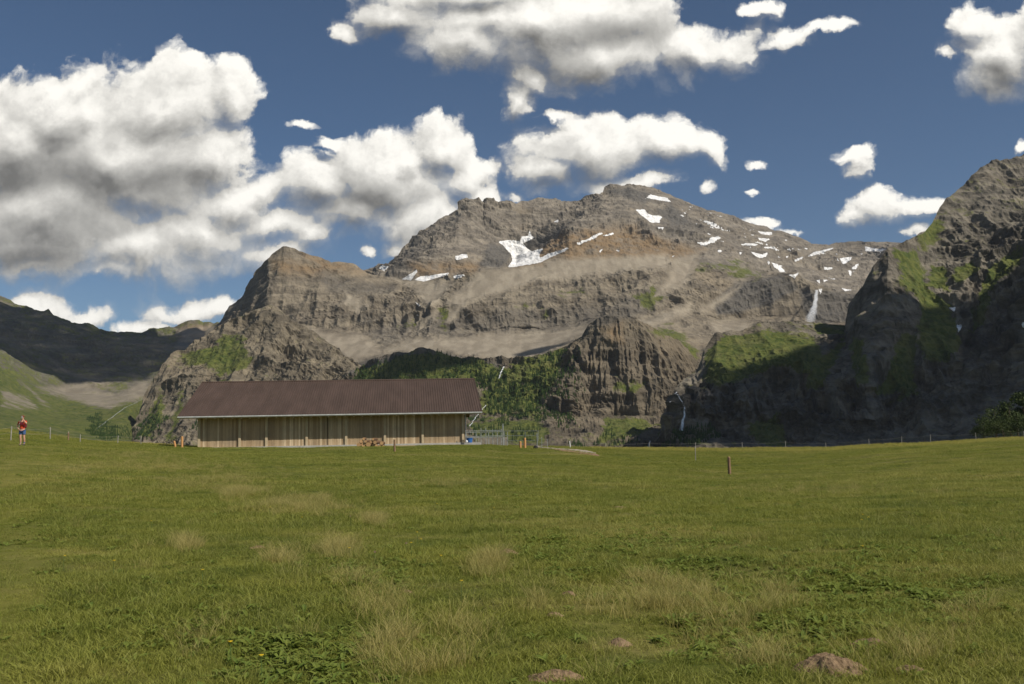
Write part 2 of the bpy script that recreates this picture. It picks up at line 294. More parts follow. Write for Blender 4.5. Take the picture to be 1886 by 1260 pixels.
def rock_mat(name, base=(.265,.235,.195), dark=(.12,.105,.09), flute=.6):
    m, N, b = mat(name, rough=.92, spec=.15)
    pos = N.new('ShaderNodeNewGeometry').outputs['Position']
    at = N.new('ShaderNodeAttribute', attribute_name='zone'); s = N.new('ShaderNodeSeparateColor'); N.put(s.inputs[0], at.outputs['Color'])
    gr, scr, sn, br = s.outputs[0], s.outputs[1], s.outputs[2], at.outputs['Alpha']
    at2 = N.new('ShaderNodeAttribute', attribute_name='darkrock_shade').outputs['Fac']
    big = N.noise(pos, .0035, 5, .6); mid = N.noise(pos, .016, 6, .65); fine = N.noise(pos, .07, 6, .7)
    warp = N.v('ADD', N.v('MULTIPLY', pos, (.0025, .0025, .024)), N.v('SCALE', N.noise(pos, .004, 4, out=1), 2.2))
    band = N.noise(warp, 1.5, 6, .7)
    streak = N.noise(N.v('MULTIPLY', pos, (.03, .03, .004)), 1., 5, .65)
    col = N.mix(N.ramp(band, .35, .66), (*dark, 1), (*base, 1))
    col = N.mix(N.m('MULTIPLY', N.ramp(mid, .5, .72), .55), col, (base[0]*1.25, base[1]*1.22, base[2]*1.2, 1))
    col = N.mix(N.m('MULTIPLY', N.ramp(streak, .48, .64), flute), col, (dark[0]*.8, dark[1]*.8, dark[2]*.8, 1))  # stain streaks, also standing in for shading between cliff pillars
    col = N.mix(N.m('MULTIPLY', N.ramp(big, .52, .7), .4), col, (.24, .19, .125, 1))
    col = N.mix(N.m('MULTIPLY', N.ramp(fine, .52, .7), .35), col, (.10, .095, .085, 1))
    col = N.mix(N.m('MULTIPLY', br, N.ramp(mid, .25, .6)), col, (.215, .150, .085, 1))
    col = N.mix(N.m('MULTIPLY', at2, .85), col, N.mix(N.ramp(fine, .35, .65), (.065, .062, .058, 1), (.13, .12, .105, 1)))  # darkens real dark rock and the painted cliff and cloud shadows alike
    sc_col = N.mix(N.ramp(N.noise(N.v('MULTIPLY', pos, (.03, .012, .012)), 1., 5, .6), .35, .65), (.225, .192, .145, 1), (.31, .268, .205, 1))
    col = N.mix(N.m('MULTIPLY', scr, N.ramp(N.m('ADD', fine, N.m('MULTIPLY', scr, .35)), .42, .6)), col, sc_col)
    g_col = N.mix(N.ramp(fine, .35, .65), (.045, .066, .014, 1), (.115, .125, .030, 1))
    g_col = N.mix(N.m('MULTIPLY', N.ramp(mid, .45, .65), .5), g_col, (.13, .125, .05, 1))
    gm = N.ramp(N.m('ADD', N.m('MULTIPLY', N.m('SUBTRACT', N.m('ADD', N.m('MULTIPLY', mid, .5), N.m('MULTIPLY', fine, .5)), .5), 2.2), gr), .38, .62)
    col = N.mix(gm, col, g_col)
    sm = N.ramp(N.m('ADD', sn, N.m('MULTIPLY', N.m('SUBTRACT', fine, .5), .5)), .44, .56)
    col = N.mix(sm, col, N.mix(N.ramp(fine, .35, .6), (.58, .57, .55, 1), (.80, .80, .80, 1)))
    N.put(b.inputs['Base Color'], col)
    bp = N.new('ShaderNodeBump'); bp.inputs['Strength'].default_value = .8; bp.inputs['Distance'].default_value = 5.
    N.put(bp.inputs['Height'], N.m('MULTIPLY', N.m('ADD', N.m('ADD', N.m('MULTIPLY', fine, .7), N.m('MULTIPLY', band, 1.6)), N.m('MULTIPLY', streak, .8)), N.m('SUBTRACT', 1., N.m('MAXIMUM', sm, N.m('MULTIPLY', scr, .75)))))
    N.put(b.inputs['Normal'], bp.outputs[0])
    return m

def loft(name, x0, x1, step, curves, material, noise, snow=(), grass=(), scree=(), brown=(), dark=(), back=700., bottom=120., seed=0, gbase=0., gslope=0., jx=6., gk=.8, sk=1., streaks=()):
    """curves: top (ridge) to bottom, each (points[(px,py,D)], roughness); real 3-D surface through them"""
    X = np.arange(x0, x1+step, step, dtype=float); n = len(X)
    C = []; Rg = []; G = []
    for pts, r, *g in curves:
        a = np.array(pts, float); C.append(P(X, np.interp(X, a[:, 0], a[:, 1]), np.interp(X, a[:, 0], a[:, 2]))); Rg.append(r); G.append(g[0] if g else gbase)
    top, bot = C[0], C[-1]
    dirh = np.stack([top[:, 0]/np.hypot(top[:, 0], top[:, 1]), top[:, 1]/np.hypot(top[:, 0], top[:, 1]), 0*X], 1)
    b1 = top + dirh*back*.45 + np.array([0, 0, -back*.22]); b2 = top + dirh*back + np.array([0, 0, -back*.62])
    C = [b2, b1] + C + [bot - dirh*bottom*.6 + np.array([0, 0, -bottom])]; Rg = [.6, .8] + Rg + [.3]; G = [G[0], G[0]] + G + [G[-1]]
    rows, rr, gg = [], [], []
    for i in range(len(C)-1):
        pa, pb = proj(C[i])[1], proj(C[i+1])[1]; L = np.linalg.norm(C[i]-C[i+1], axis=1).mean()
        m = 8 if i < 2 or i == len(C)-2 else int(max(5, np.abs(pa-pb).max()/step*.9, L/25))
        for k in range(m):
            t = k/m; rows.append(C[i]*(1-t)+C[i+1]*t); rr.append(np.full(n, Rg[i]*(1-t)+Rg[i+1]*t)); gg.append(np.full(n, G[i]*(1-t)+G[i+1]*t))
    rows.append(C[-1]); rr.append(np.full(n, Rg[-1])); gg.append(np.full(n, G[-1]))
    p = np.array(rows); rough = np.array(rr); gb = np.array(gg)
    du = np.gradient(p, axis=1); dv = np.gradient(p, axis=0); nn = np.cross(dv, du); nn /= np.linalg.norm(nn, axis=2, keepdims=True)+1e-9
    flip = np.sign((nn*(-p)).sum(2, keepdims=True)); 
    A = noise
    toward = -p/np.linalg.norm(p, axis=2, keepdims=True); toward[..., 2] = 0
    h = A.get('ridge', 0)*fbm(p, A.get('rx', 120), A.get('rx', 120), A.get('rz', 260), 4, .5, True, seed)
    h = h + A.get('med', 0)*fbm(p, A.get('mx', 45), A.get('mx', 45), A.get('mz', 70), 4, .55, True, seed+3) + A.get('fine', 0)*fbm(p, 11, 11, 13, 3, .6, False, seed+5)
    if A.get('strata'):
        w = p[..., 2]/A.get('sz', 26) + 1.6*fbm(p, 420, 420, 420, 3, .5, False, seed+8) + p[..., 0]*A.get('sdip', 0)/A.get('sz', 26)
        s = w - np.floor(w); h = h + A['strata']*(np.where(s < .75, s/.75, (1-s)/.25)-.5)
    rr_s = rough*(.55+.9*np.clip(fbm(p, 260, 260, 260, 3, .5, False, seed+11)+.4, 0, 1))
    h0 = h*rr_s + A.get('hill', 0)*fbm(p, 500, 500, 400, 3, .5, False, seed+13)
    pbx, pby = proj(p); soft = 1 - .85*mask(pbx, pby, scree, 8) ; soft = soft*(1-.4*mask(pbx, pby, grass, 8)); h0 = h0*soft; rough = rough*soft
    q = p + (nn*flip*.55+toward*.6)*h0[..., None]
    q[..., 2] += rough*A.get('up', 2.)*fbm(p, 30, 30, 30, 3, .6, False, seed+17)
    nu = np.cross(np.gradient(q, axis=0), np.gradient(q, axis=1)); nu /= np.linalg.norm(nu, axis=2, keepdims=True)+1e-9
    up = np.abs(nu[..., 2])
    px, py = proj(q)
    j = (jx*fbm(p, 60, 60, 60, 4, .6, False, 31), jx*fbm(p, 60, 60, 60, 4, .6, False, 37)); js = (j[0]*.35, j[1]*.35)
    zone = np.zeros((*px.shape, 4), np.float32)
    zone[..., 0] = np.clip(np.maximum(gk*mask(px, py, grass, 11, (j[0]*2.6, j[1]*2.6)), gb) + gslope*(up-.55), 0, 1)
    zone[..., 1] = sk*mask(px, py, scree, 6, j)
    sn = mask(px, py, snow, 1., js)
    if len(streaks):
        wv = fbm(np.stack([px*.9+py*.55, py*1.0-px*.25, px*0], -1), 30, 3.6, 1, 4, .6, False, 77); sn = np.maximum(sn, mask(px, py, streaks, 20, j)*np.clip((wv-.36)*9, 0, 1))
    zone[..., 2] = sn
    zone[..., 3] = mask(px, py, brown, 9, j)
    zone[..., 0] *= (1-zone[..., 1]*.8)
    dk = np.maximum(mask(px, py, dark, 4, j), .5*mask(px, py, DARK_CLIFF_SHADE, 7, j)).astype(np.float32)
    o = obj_np(name, q.reshape(-1, 3), grid_faces(*px.shape), material, attrs={'zone': ('FLOAT_COLOR', zone.reshape(-1, 4)), 'darkrock_shade': ('FLOAT', dk.ravel())})
    return o, q, px, py, nu
FORCE = dict(kind='structure')
STEP = 1.7
rock_far = rock_mat('grey_limestone', (.255,.222,.175), (.13,.113,.092))
rock_mid = rock_mat('banded_limestone', (.255,.217,.16), (.12,.101,.076))
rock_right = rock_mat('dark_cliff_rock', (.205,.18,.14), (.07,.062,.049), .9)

# ---- far snowy summit
B_top = [(640,520,4300),(672,503,4300),(686,498,4300),(697,485,4400),(706,488,4400),(715,493,4300),(722,489,4250),(752,461,4300),(775,431,4350),(808,409,4400),(845,387,4450),(849,376,4500),(868,372,4500),(890,376,4550),(897,370,4550),(916,376,4600),(934,374,4600),(949,379,4600),(957,374,4650),(986,366,4700),(1031,372,4750),(1050,373,4750),(1061,372,4750),(1079,364,4750),(1100,362,4750),(1111,357,4800),(1115,350,4850),(1134,346,4850),(1156,344,4900),(1186,345,4950),(1208,353,5000),(1252,366,5050),(1282,379,5100),(1334,398,5150),(1353,407,5200),(1375,416,5200),(1423,426,5250),(1434,426,5250),(1457,433,5250),(1494,452,5250),(1531,450,5300),(1594,446,5300),(1631,446,5300),(1664,446,5300),(1700,428,5300),(1800,410,5300)]
B_mid1 = [(640,560,4000),(708,506,4000),(760,480,4050),(845,425,4200),(900,425,4350),(960,425,4450),(1030,415,4450),(1110,395,4500),(1160,380,4600),(1230,400,4700),(1300,420,4750),(1400,440,4850),(1500,470,4900),(1600,470,5000),(1800,460,5000)]
B_mid2 = [(640,575,3900),(720,512,3850),(800,480,3900),(900,465,4050),(950,470,4350),(990,450,4350),(1050,430,4150),(1150,420,4250),(1250,430,4350),(1350,450,4450),(1500,490,4550),(1600,500,4700),(1800,500,4700)]
B_bot = [(640,620,3700),(760,540,3700),(860,520,3750),(1000,500,3850),(1150,490,3900),(1300,500,3950),(1450,540,4000),(1600,560,4050),(1800,560,4100)]
B_low = [(640,680,3600),(1000,580,3650),(1500,600,3800),(1800,640,3900)]
o, *_ = loft('mountain_summit', 640, 1790, STEP, [(B_top, .9), (B_mid1, 1.), (B_mid2, .8), (B_bot, .6), (B_low, .5)], rock_far, dict(ridge=42, rx=190, rz=330, med=9, fine=4, strata=12, sz=42, sdip=.18, up=5, hill=30), snow=SNOW, brown=BROWN, dark=DARK_ROCK_SHADE, scree=SCREE_M, grass=GRASS_M, back=900, seed=1, jx=7, streaks=[z5((520,120),(760,160),(1100,290),(1500,380),(1720,340),(1760,400),(1500,560),(1300,540),(1100,430),(760,330),(600,220))])
tag(o, kind='structure')
# ---- middle: left peak, scree slopes, cliff band
M_top = [(380,615,3900),(398,600,3900),(408,592,3880),(424,563,3850),(437,557,3800),(448,543,3750),(460,516,3700),(467,510,3650),(474,497,3650),(493,476,3600),(522,454,3600),(541,457,3620),(552,465,3650),(586,472,3700),(608,483,3700),(623,482,3720),(656,489,3750),(675,502,3750),(700,509,3750),(740,518,3750),(800,516,3700),(838,506,3650),(864,497,3620),(900,495,3600),(960,490,3600),(1020,482,3650),(1100,474,3700),(1160,468,3750),(1230,478,3800),(1300,492,3800),(1380,512,3700),(1460,505,3650),(1480,518,3600),(1540,540,3600),(1640,545,3600)]
M_2 = [(380,640,3700),(437,600,3620),(493,530,3500),(560,530,3520),(660,545,3500),(740,560,3450),(820,560,3350),(900,560,3350),(1000,555,3350),(1100,545,3400),(1180,540,3400),(1300,540,3500),(1330,545,3500),(1400,525,3560),(1460,512,3580),(1500,538,3540),(1560,548,3540),(1640,560,3500)]
M_3 = [(380,660,3600),(437,640,3550),(493,590,3450),(560,600,3400),(660,612,3350),(740,620,3300),(800,605,3280),(900,610,3280),(1000,608,3280),(1090,592,3300),(1180,590,3300),(1240,572,3350),(1300,585,3400),(1330,590,3440),(1400,585,3500),(1460,585,3500),(1500,592,3480),(1560,598,3470),(1640,610,3450)]
M_4 = [(380,700,3400),(500,660,3250),(600,655,3100),(640,668,3000),(707,655,2950),(760,652,2950),(830,660,2900),(900,664,2850),(960,664,2850),(1050,640,2850),(1110,610,2900),(1180,605,2950),(1230,640,2850),(1290,665,2800),(1350,640,2900),(1400,620,3000),(1500,615,3100),(1640,650,3100)]
M_5 = [(380,760,3000),(600,740,2800),(900,760,2600),(1200,740,2600),(1640,760,2800)]
o, qM, pxM, pyM, nM = loft('mountain_middle', 380, 1640, STEP, [(M_top, .55, .1), (M_2, .8, .15), (M_3, .75, .1), (M_4, .3), (M_5, .3)], rock_mid, dict(ridge=36, rx=85, rz=420, med=8, fine=3, strata=15, sz=40, sdip=-.2, up=4, hill=26), snow=SNOW, grass=GRASS_M, gk=.66, scree=SCREE_M, brown=BROWN, dark=DARK_ROCK_SHADE, back=500, seed=2)
tag(o, kind='structure')
# ---- left spur (brown pyramid)
G_top = [(225,818,2650),(241,809,2650),(252,785,2680),(262,759,2700),(268,732,2720),(278,706,2740),(292,684,2760),(313,655,2800),(345,642,2850),(384,621,2900),(400,606,2920),(425,596,2940),(450,582,2950),(475,570,2950),(493,563,2950),(508,570,2940),(520,582,2930),(560,608,2900),(600,640,2860),(640,663,2820),(680,694,2800),(740,720,2780)]
G_2 = [(225,822,2600),(262,780,2620),(292,730,2650),(345,700,2680),(400,680,2700),(493,660,2720),(600,690,2700),(740,730,2720)]
G_3 = [(225,835,2450),(350,838,2350),(500,838,2300),(740,838,2300)]
o, qG, pxG, pyG, nG = loft('mountain_spur', 225, 740, STEP, [(G_top, .8, .2), (G_2, 1., .2), (G_3, .9, .3)], rock_mat('spur_rock', (.225,.19,.135), (.095,.08,.058)), dict(ridge=48, rx=80, rz=1200, med=9, mx=26, mz=500, fine=3, strata=4, sz=40, up=4, hill=22), grass=GRASS_G, back=350, seed=3, gslope=.25)
tag(o, kind='structure')
# ---- front lower cliffs and forested steps
E_top = [(560,740,2700),(640,692,2600),(680,668,2560),(715,655,2540),(745,652,2520),(780,645,2500),(800,650,2500),(850,662,2480),(900,663,2460),(960,664,2440),(1000,655,2430),(1050,638,2420),(1078,625,2400),(1088,600,2380),(1102,590,2370),(1120,584,2360),(1150,588,2370),(1172,592,2380),(1195,601,2390),(1215,610,2410),(1240,620,2430),(1265,636,2460),(1290,655,2500),(1330,680,2600),(1400,690,2700)]
E_2 = [(560,760,2600),(640,715,2540),(745,690,2450),(850,695,2400),(960,700,2350),(1050,668,2350),(1085,628,2350),(1120,608,2345),(1165,615,2350),(1240,650,2390),(1300,700,2440),(1400,740,2500)]
E_3 = [(560,790,2400),(745,760,2350),(850,765,2280),(960,770,2230),(1050,765,2240),(1085,768,2300),(1130,720,2300),(1180,722,2300),(1240,730,2330),(1290,760,2330),(1400,790,2330)]
E_4 = [(560,800,2300),(850,785,2180),(1000,780,2130),(1085,772,2200),(1130,768,2290),(1200,772,2290),(1240,785,2250),(1400,800,2250)]
E_5 = [(560,830,2000),(1000,832,1900),(1400,835,1900)]
o, qE, pxE, pyE, nE = loft('cliff_steps', 560, 1400, STEP, [(E_top, .8, .2), (E_2, 1., .15), (E_3, 1.1, .05), (E_4, .7, .22), (E_5, .7, .28)], rock_mat('pillar_rock', (.18,.15,.107), (.08,.067,.049)), dict(ridge=32, rx=62, rz=700, med=12, mx=24, mz=240, fine=3, strata=4, sz=30, up=3, hill=10), grass=GRASS_E, brown=BROWN, dark=DARK_ROCK_SHADE, back=300, seed=4, gslope=.3)
tag(o, kind='structure')
# ---- right hand cliffs
F_top = [(1195,835,1750),(1215,800,1760),(1225,760,1800),(1240,728,1850),(1260,703,1900),(1288,682,1940),(1298,650,1960),(1320,617,1980),(1370,612,2000),(1400,598,2020),(1430,594,2040),(1500,595,2060),(1558,600,2060),(1565,560,2000),(1590,528,1960),(1610,490,1950),(1636,457,1950),(1650,452,1970),(1668,446,2000),(1700,429,2100),(1714,413,2150),(1724,394,2200),(1742,367,2250),(1760,353,2300),(1788,330,2350),(1816,305,2400),(1834,298,2420),(1857,298,2450),(1886,288,2500),(1960,262,2550),(2100,240,2600),(2350,260,2700)]
F_2 = [(1195,836,1740),(1225,790,1750),(1300,700,1860),(1320,650,1900),(1400,640,1900),(1500,640,1900),(1560,640,1900),(1590,580,1880),(1636,500,1900),(1668,500,1940),(1700,500,2000),(1742,470,2060),(1800,430,2120),(1886,390,2200),(2100,350,2300),(2350,370,2400)]
F_3 = [(1195,837,1730),(1225,800,1740),(1300,705,1790),(1400,705,1780),(1500,690,1760),(1560,700,1740),(1600,680,1720),(1650,650,1740),(1690,640,1760),(1760,640,1760),(1800,560,1900),(1886,480,1950),(2100,450,2000),(2350,480,2100)]
F_4 = [(1195,838,1720),(1300,780,1740),(1400,795,1720),(1500,790,1700),(1560,790,1690),(1640,785,1680),(1700,745,1690),(1760,720,1690),(1830,690,1700),(1886,640,1700),(2100,600,1700),(2350,620,1750)]
F_5 = [(1195,845,1640),(1300,815,1640),(1500,832,1600),(1700,825,1560),(1886,800,1500),(2350,780,1400)]
F_6 = [(1195,850,1500),(1500,850,1480),(1886,840,1350),(2350,830,1200)]
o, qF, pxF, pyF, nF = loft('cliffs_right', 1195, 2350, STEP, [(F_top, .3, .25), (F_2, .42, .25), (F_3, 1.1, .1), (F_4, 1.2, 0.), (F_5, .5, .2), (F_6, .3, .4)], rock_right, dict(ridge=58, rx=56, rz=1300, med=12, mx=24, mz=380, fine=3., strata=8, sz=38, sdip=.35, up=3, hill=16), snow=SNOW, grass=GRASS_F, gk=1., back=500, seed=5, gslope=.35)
tag(o, kind='structure')
# ---- left valley mountain and valley slope
H_top = [(-500,430,5200),(-100,520,5200),(0,550,5200),(26,562,5150),(64,570,5100),(101,584,5000),(133,597,5000),(159,601,5000),(186,606,5000),(196,612,5000),(225,614,5100),(260,613,5200),(281,608,5300),(292,612,5300),(316,609,5300),(334,601,5300),(347,594,5300),(363,594,5300),(374,598,5300),(384,596,5300),(398,600,5300),(450,600,5300)]
H_2 = [(-500,560,4300),(0,620,4400),(100,640,4450),(200,650,4500),(300,645,4700),(450,650,4700)]
H_3 = [(-500,640,3400),(-60,650,3450),(0,662,3500),(60,702,3600),(120,722,3700),(200,728,3700),(270,722,3800),(450,720,3800)]
H_4 = [(-500,760,2300),(0,740,2600),(100,770,2700),(180,785,2700),(235,782,2750),(262,775,3300),(450,780,3300)]
H_5 = [(-500,830,1500),(0,815,1700),(215,824,1800),(262,840,2900),(450,840,2900)]
SCREE_H = [z8((0,740),(200,800),(300,900),(120,900),(0,880)), z8((130,680),(320,830),(440,940),(300,860)), z8((400,600),(520,640),(720,700),(800,740),(700,720)), z8((260,730),(420,720),(560,700),(800,780),(1000,680),(1060,690),(1000,800),(760,890),(600,850),(400,790)), z8((1200,320),(1480,300),(1450,420),(1300,470),(1220,450),(1260,380)), z8((920,680),(1060,680),(1020,780))]
o, qH, pxH, pyH, nH = loft('mountain_left', -500, 450, STEP*1.1, [(H_top, .6, .5), (H_2, 1., .35), (H_3, .6, .5), (H_4, .25, .95), (H_5, .2, 1.)], rock_mat('valley_rock', (.16,.145,.11), (.085,.078,.06)), dict(ridge=60, rx=230, rz=420, med=16, fine=4, strata=6, sz=50, up=2.5, hill=35), scree=SCREE_H, sk=.6, brown=[z8((1230,280),(1480,290),(1450,400),(1260,390))], back=900, seed=6)
tag(o, kind='structure')
# ------------------------------------------------------------------ meadow (one sheet out to the horizon)
GD = np.array([0, 3, 6, 12, 25, 40, 60, 80, 100, 122, 140, 165, 210, 300, 600, 1500, 9000.])
GPX = np.array([-900, -300, 0, 200, 365, 600, 860, 1000, 1200, 1341, 1500, 1700, 1886, 2200, 2800.])
ROWS = {6: [1300,1298,1296,1291,1288,1285,1282,1281,1279,1277,1276,1272,1270,1266,1260], 12: [1040,1040,1040,1042,1043,1042,1041,1040,1038,1037,1036,1032,1028,1022,1015],
 25: [890,898,905,911,915,916,917,918,920,922,920,911,905,895,880], 40: [815,832,848,862,869,871,873,877,884,890,885,872,862,845,820], 60: [775,800,820,836,844,848,851,856,866,873,866,850,838,815,785],
 80: [760,782,801,823,833,836,836,842,849,853,848,833,822,798,765], 100: [755,775,792,817,824.5,823.5,819.5,826,835,838,836,823,813,788,755], 122: [760,778,793,816,823.5,822,819,824,829,831,830,820,809,785,752],
 140: [768,786,800,820,826,825,823,826,827,828,826,817,806.5,784,750]}
GZ = np.zeros((len(GD), len(GPX)))
for i, D in enumerate(GD):
    if D in ROWS: GZ[i] = P(GPX, np.array(ROWS[D], float), D)[:, 2]
z140 = GZ[10].copy()
GZ[0] = 0; GZ[1] = GZ[2]*.35
GZ[11] = z140 - 2.2; GZ[12] = z140 - 16; GZ[13] = -55; GZ[14] = -75; GZ[15] = -85; GZ[16] = -90
TX = (GPX-943)/F
def catmull(y, xs, x):
    i = np.clip(np.searchsorted(xs, x, side='right')-1, 0, len(xs)-2); t = np.clip((x-xs[i])/(xs[i+1]-xs[i]), 0, 1)
    m = np.gradient(y, xs, axis=0)
    return i, t, m
def ground_z(x, y):
    x = np.asarray(x, float); y = np.asarray(y, float)
    D = np.maximum(np.abs(y), np.abs(x)*.75)              # forward distance, bent so that the sheet closes round the viewpoint
    s = np.where(y > 0, x/np.maximum(y, 1e-3), np.sign(x)*9.); D = np.where(y > 0, np.where(np.abs(s) > 1.3, np.hypot(x, y)*.8, y), np.minimum(np.hypot(x, y), 100.))
    s = np.where(y > 0, s, np.sign(x)*1.)
    D = np.clip(D, 0, 9000); t = np.clip(s, TX[0], TX[-1])
    j = np.clip(np.searchsorted(TX, t)-1, 0, len(TX)-2); u = (t-TX[j])/(TX[j+1]-TX[j]); u = u*u*(3-2*u)*.5+u*.5
    i = np.clip(np.searchsorted(GD, D)-1, 0, len(GD)-2); h = GD[i+1]-GD[i]; v = (D-GD[i])/h
    def col(jj):
        def g(k): return GZ[np.clip(k, 0, len(GD)-1), jj]
        def dd(k): k = np.clip(k, 0, len(GD)-2); return (g(k+1)-g(k))/(GD[k+1]-GD[k])
        m0 = .5*(dd(i-1)+dd(i)); m1 = .5*(dd(i)+dd(i+1)); lim = 3*np.abs(dd(i)); m0 = np.clip(m0, -lim-.01, lim+.01); m1 = np.clip(m1, -lim-.01, lim+.01)
        v2, v3 = v*v, v*v*v
        return (2*v3-3*v2+1)*g(i)+(v3-2*v2+v)*h*m0+(-2*v3+3*v2)*g(i+1)+(v3-v2)*h*m1
    z = col(j)*(1-u)+col(j+1)*u
    p = np.stack([x, y, 0*x], -1); near = np.clip((D-1)/6, 0, 1)
    z = z + near*(.05*fbm(p, 1.1, 1.1, 1, 3, .5, False, 3)+.10*fbm(p, 6, 6, 1, 3, .5, False, 5))*(1+D/220)
    # levelled pad of the barn
    return z
def gz(x, y): return float(ground_z(np.array([x]), np.array([y]))[0])
def on_ground(px, py, lo=4., hi=150.):
    "where the sight line through a photo pixel meets the meadow"
    Ds = np.concatenate([np.linspace(lo, 30, 200), np.linspace(30.2, hi, 500)]); q = P(px, py, Ds); g = ground_z(q[:, 0], q[:, 1])
    k = np.argmax(q[:, 2] <= g) if (q[:, 2] <= g).any() else len(Ds)-1
    return float(q[k, 0]), float(q[k, 1]), float(g[k])
def at(px, D):
    q = P(px, 800, D); return float(q[0]), float(q[1]), gz(q[0], q[1])
# polar sheet
th = np.concatenate([np.linspace(-math.pi, -.75, 60)[:-1], np.linspace(-.75, .75, 620), np.linspace(.75, math.pi, 60)[1:]])
rr_ = np.concatenate([[0.01, 1, 2, 3], np.linspace(3.5, 30, 200), np.geomspace(30.3, 170, 190), np.geomspace(175, 9000, 60)])
TT, RR = np.meshgrid(th, rr_); gx, gy = RR*np.sin(TT), RR*np.cos(TT)
gco = np.stack([gx, gy, ground_z(gx, gy)], -1)
m_meadow, N, b = mat('meadow_turf', rough=.95, spec=.1)
pos = N.new('ShaderNodeNewGeometry').outputs['Position']
def meadow_colour(N, pos, lite=1., dry_bias=0.):
    flat = N.v('MULTIPLY', pos, (1, 1, 0))
    a = N.noise(flat, .09, 5, .6); c = N.noise(flat, .55, 5, .65); e = N.noise(N.v('MULTIPLY', flat, (.35, 1.3, 0)), .8, 4, .6)
    col = N.mix(N.ramp(c, .35, .68), (.115*lite, .150*lite, .022*lite, 1), (.26*lite, .255*lite, .050*lite, 1))
    col = N.mix(N.m('MULTIPLY', N.ramp(N.m('ADD', N.m('ADD', N.m('MULTIPLY', a, .6), N.m('MULTIPLY', e, .4)), dry_bias), .48, .62), .7), col, (.45*lite, .37*lite, .14*lite, 1))
    k_ = N.noise(flat, .23, 4, .65, dist=.6); col = N.mix(N.m('MULTIPLY', N.ramp(k_, .48, .66), .55), col, (.045*lite, .085*lite, .012*lite, 1))
    return col
at_ = N.new('ShaderNodeAttribute', attribute_name='mow').outputs['Fac']
col = meadow_colour(N, pos)
fine = N.noise(pos, 9, 5, .7)
col = N.mix(N.ramp(fine, .3, .7, 0, .55), col, (.11, .115, .025, 1))
col = N.mix(N.m('MULTIPLY', at_, .55), col, (.33, .31, .07, 1))
N.put(b.inputs['Base Color'], N.mix(1., col, (.62,.62,.60,1), 'MULTIPLY'))
bp = N.new('ShaderNodeBump'); bp.inputs['Strength'].default_value = .6; bp.inputs['Distance'].default_value = .05; N.put(bp.inputs['Height'], N.noise(pos, 14, 4, .7)); N.put(b.inputs['Normal'], bp.outputs[0])
gpx, gpy = proj(gco)
mow = np.where(gco[..., 1] > 2, mask(gpx, gpy, [[(-60,960),(0,925),(95,850),(120,830),(60,818),(20,818),(-60,900)], [(-60,1260),(-60,1000),(0,950),(60,930),(100,1000),(60,1260)]], 18), 0)*.7
meadow = obj_np('meadow', gco.reshape(-1, 3), grid_faces(*gx.shape)[:, ::-1], m_meadow, smooth=True, attrs={'mow': ('FLOAT', mow.astype(np.float32).ravel())})
tag(meadow, kind='structure')

# ------------------------------------------------------------------ barn
def board_mat(name, c1, c2, c3, w=.18):
    m, N, b = mat(name, rough=.85, spec=.2)
    tc = N.new('ShaderNodeTexCoord').outputs['Object']; s = N.new('ShaderNodeSeparateXYZ'); N.put(s.inputs[0], tc)
    along = N.m('ADD', s.outputs[0], s.outputs[1]); idx = N.m('FLOOR', N.m('DIVIDE', along, w))
    wn = N.new('ShaderNodeTexWhiteNoise', noise_dimensions='1D'); N.put(wn.inputs['W'], idx)
    wn2 = N.new('ShaderNodeTexWhiteNoise', noise_dimensions='1D'); N.put(wn2.inputs['W'], N.m('ADD', idx, 77.3))
    col = N.mix(wn.outputs['Value'], (*c1, 1), (*c2, 1)); col = N.mix(N.ramp(wn2.outputs['Value'], .7, 1.), col, (*c3, 1))
    g = N.noise(N.v('MULTIPLY', tc, (14, 14, .9)), 1.5, 5, .65); col = N.mix(N.ramp(g, .4, .75, 0, .45), col, (c1[0]*.55, c1[1]*.52, c1[2]*.5, 1))
    st = N.noise(N.v('MULTIPLY', tc, (.5, .5, .5)), 1., 4); col = N.mix(N.ramp(st, .45, .7, 0, .3), col, (.16, .15, .13, 1))
    N.put(b.inputs['Base Color'], col); return m
m_board = board_mat('weathered_boards', (.33,.235,.135), (.50,.37,.225), (.66,.52,.34))
m_post = mottled('pale_timber', (.42,.33,.20), (.52,.42,.28), 3, stretch=(6, 6, .6), bump=.1)
m_wood0 = mat('door_shadow_wood', (.09, .065, .04))[0]
m_dark = mat('barn_shade_and_black', (.03, .027, .024))[0]  # stands for shade inside the barn; plain black on small parts
m_conc = mottled('pale_concrete', (.36,.34,.30), (.48,.46,.42), 4)
m_roof, N, b = mat('brown_sheet_metal', rough=.6, metal=0., spec=.2)
tc = N.new('ShaderNodeTexCoord').outputs['Object']
N.put(b.inputs['Base Color'], N.mix(N.ramp(N.noise(N.v('MULTIPLY', tc, (1, .25, .25)), .9, 5, .6), .3, .7), (.070,.048,.038,1), (.094,.064,.051,1)))
m_gut = mottled('grey_gutter', (.30,.31,.29), (.42,.43,.40), 3, rough=.5, bump=0)
L = 4.0  # origin: front left wall corner
DF = 100.
qa = P(366, 823.5, DF); qb = P(856, 817.5, DF)
BW = float(qb[0]-qa[0]); BZ = float(.5*(qa[2]+qb[2])); BD = 20.0; WH = 3.45; OV = 1.45; SIDE = 1.75
barn = empty('barn', (float(qa[0]), DF, BZ), R(6))
tag(barn, 'long low barn of weathered vertical boards under a brown metal roof', 'barn')
PIT = math.tan(R(19.3)); eave_z = WH + .22 - OV*PIT*.5; HR = BD/2
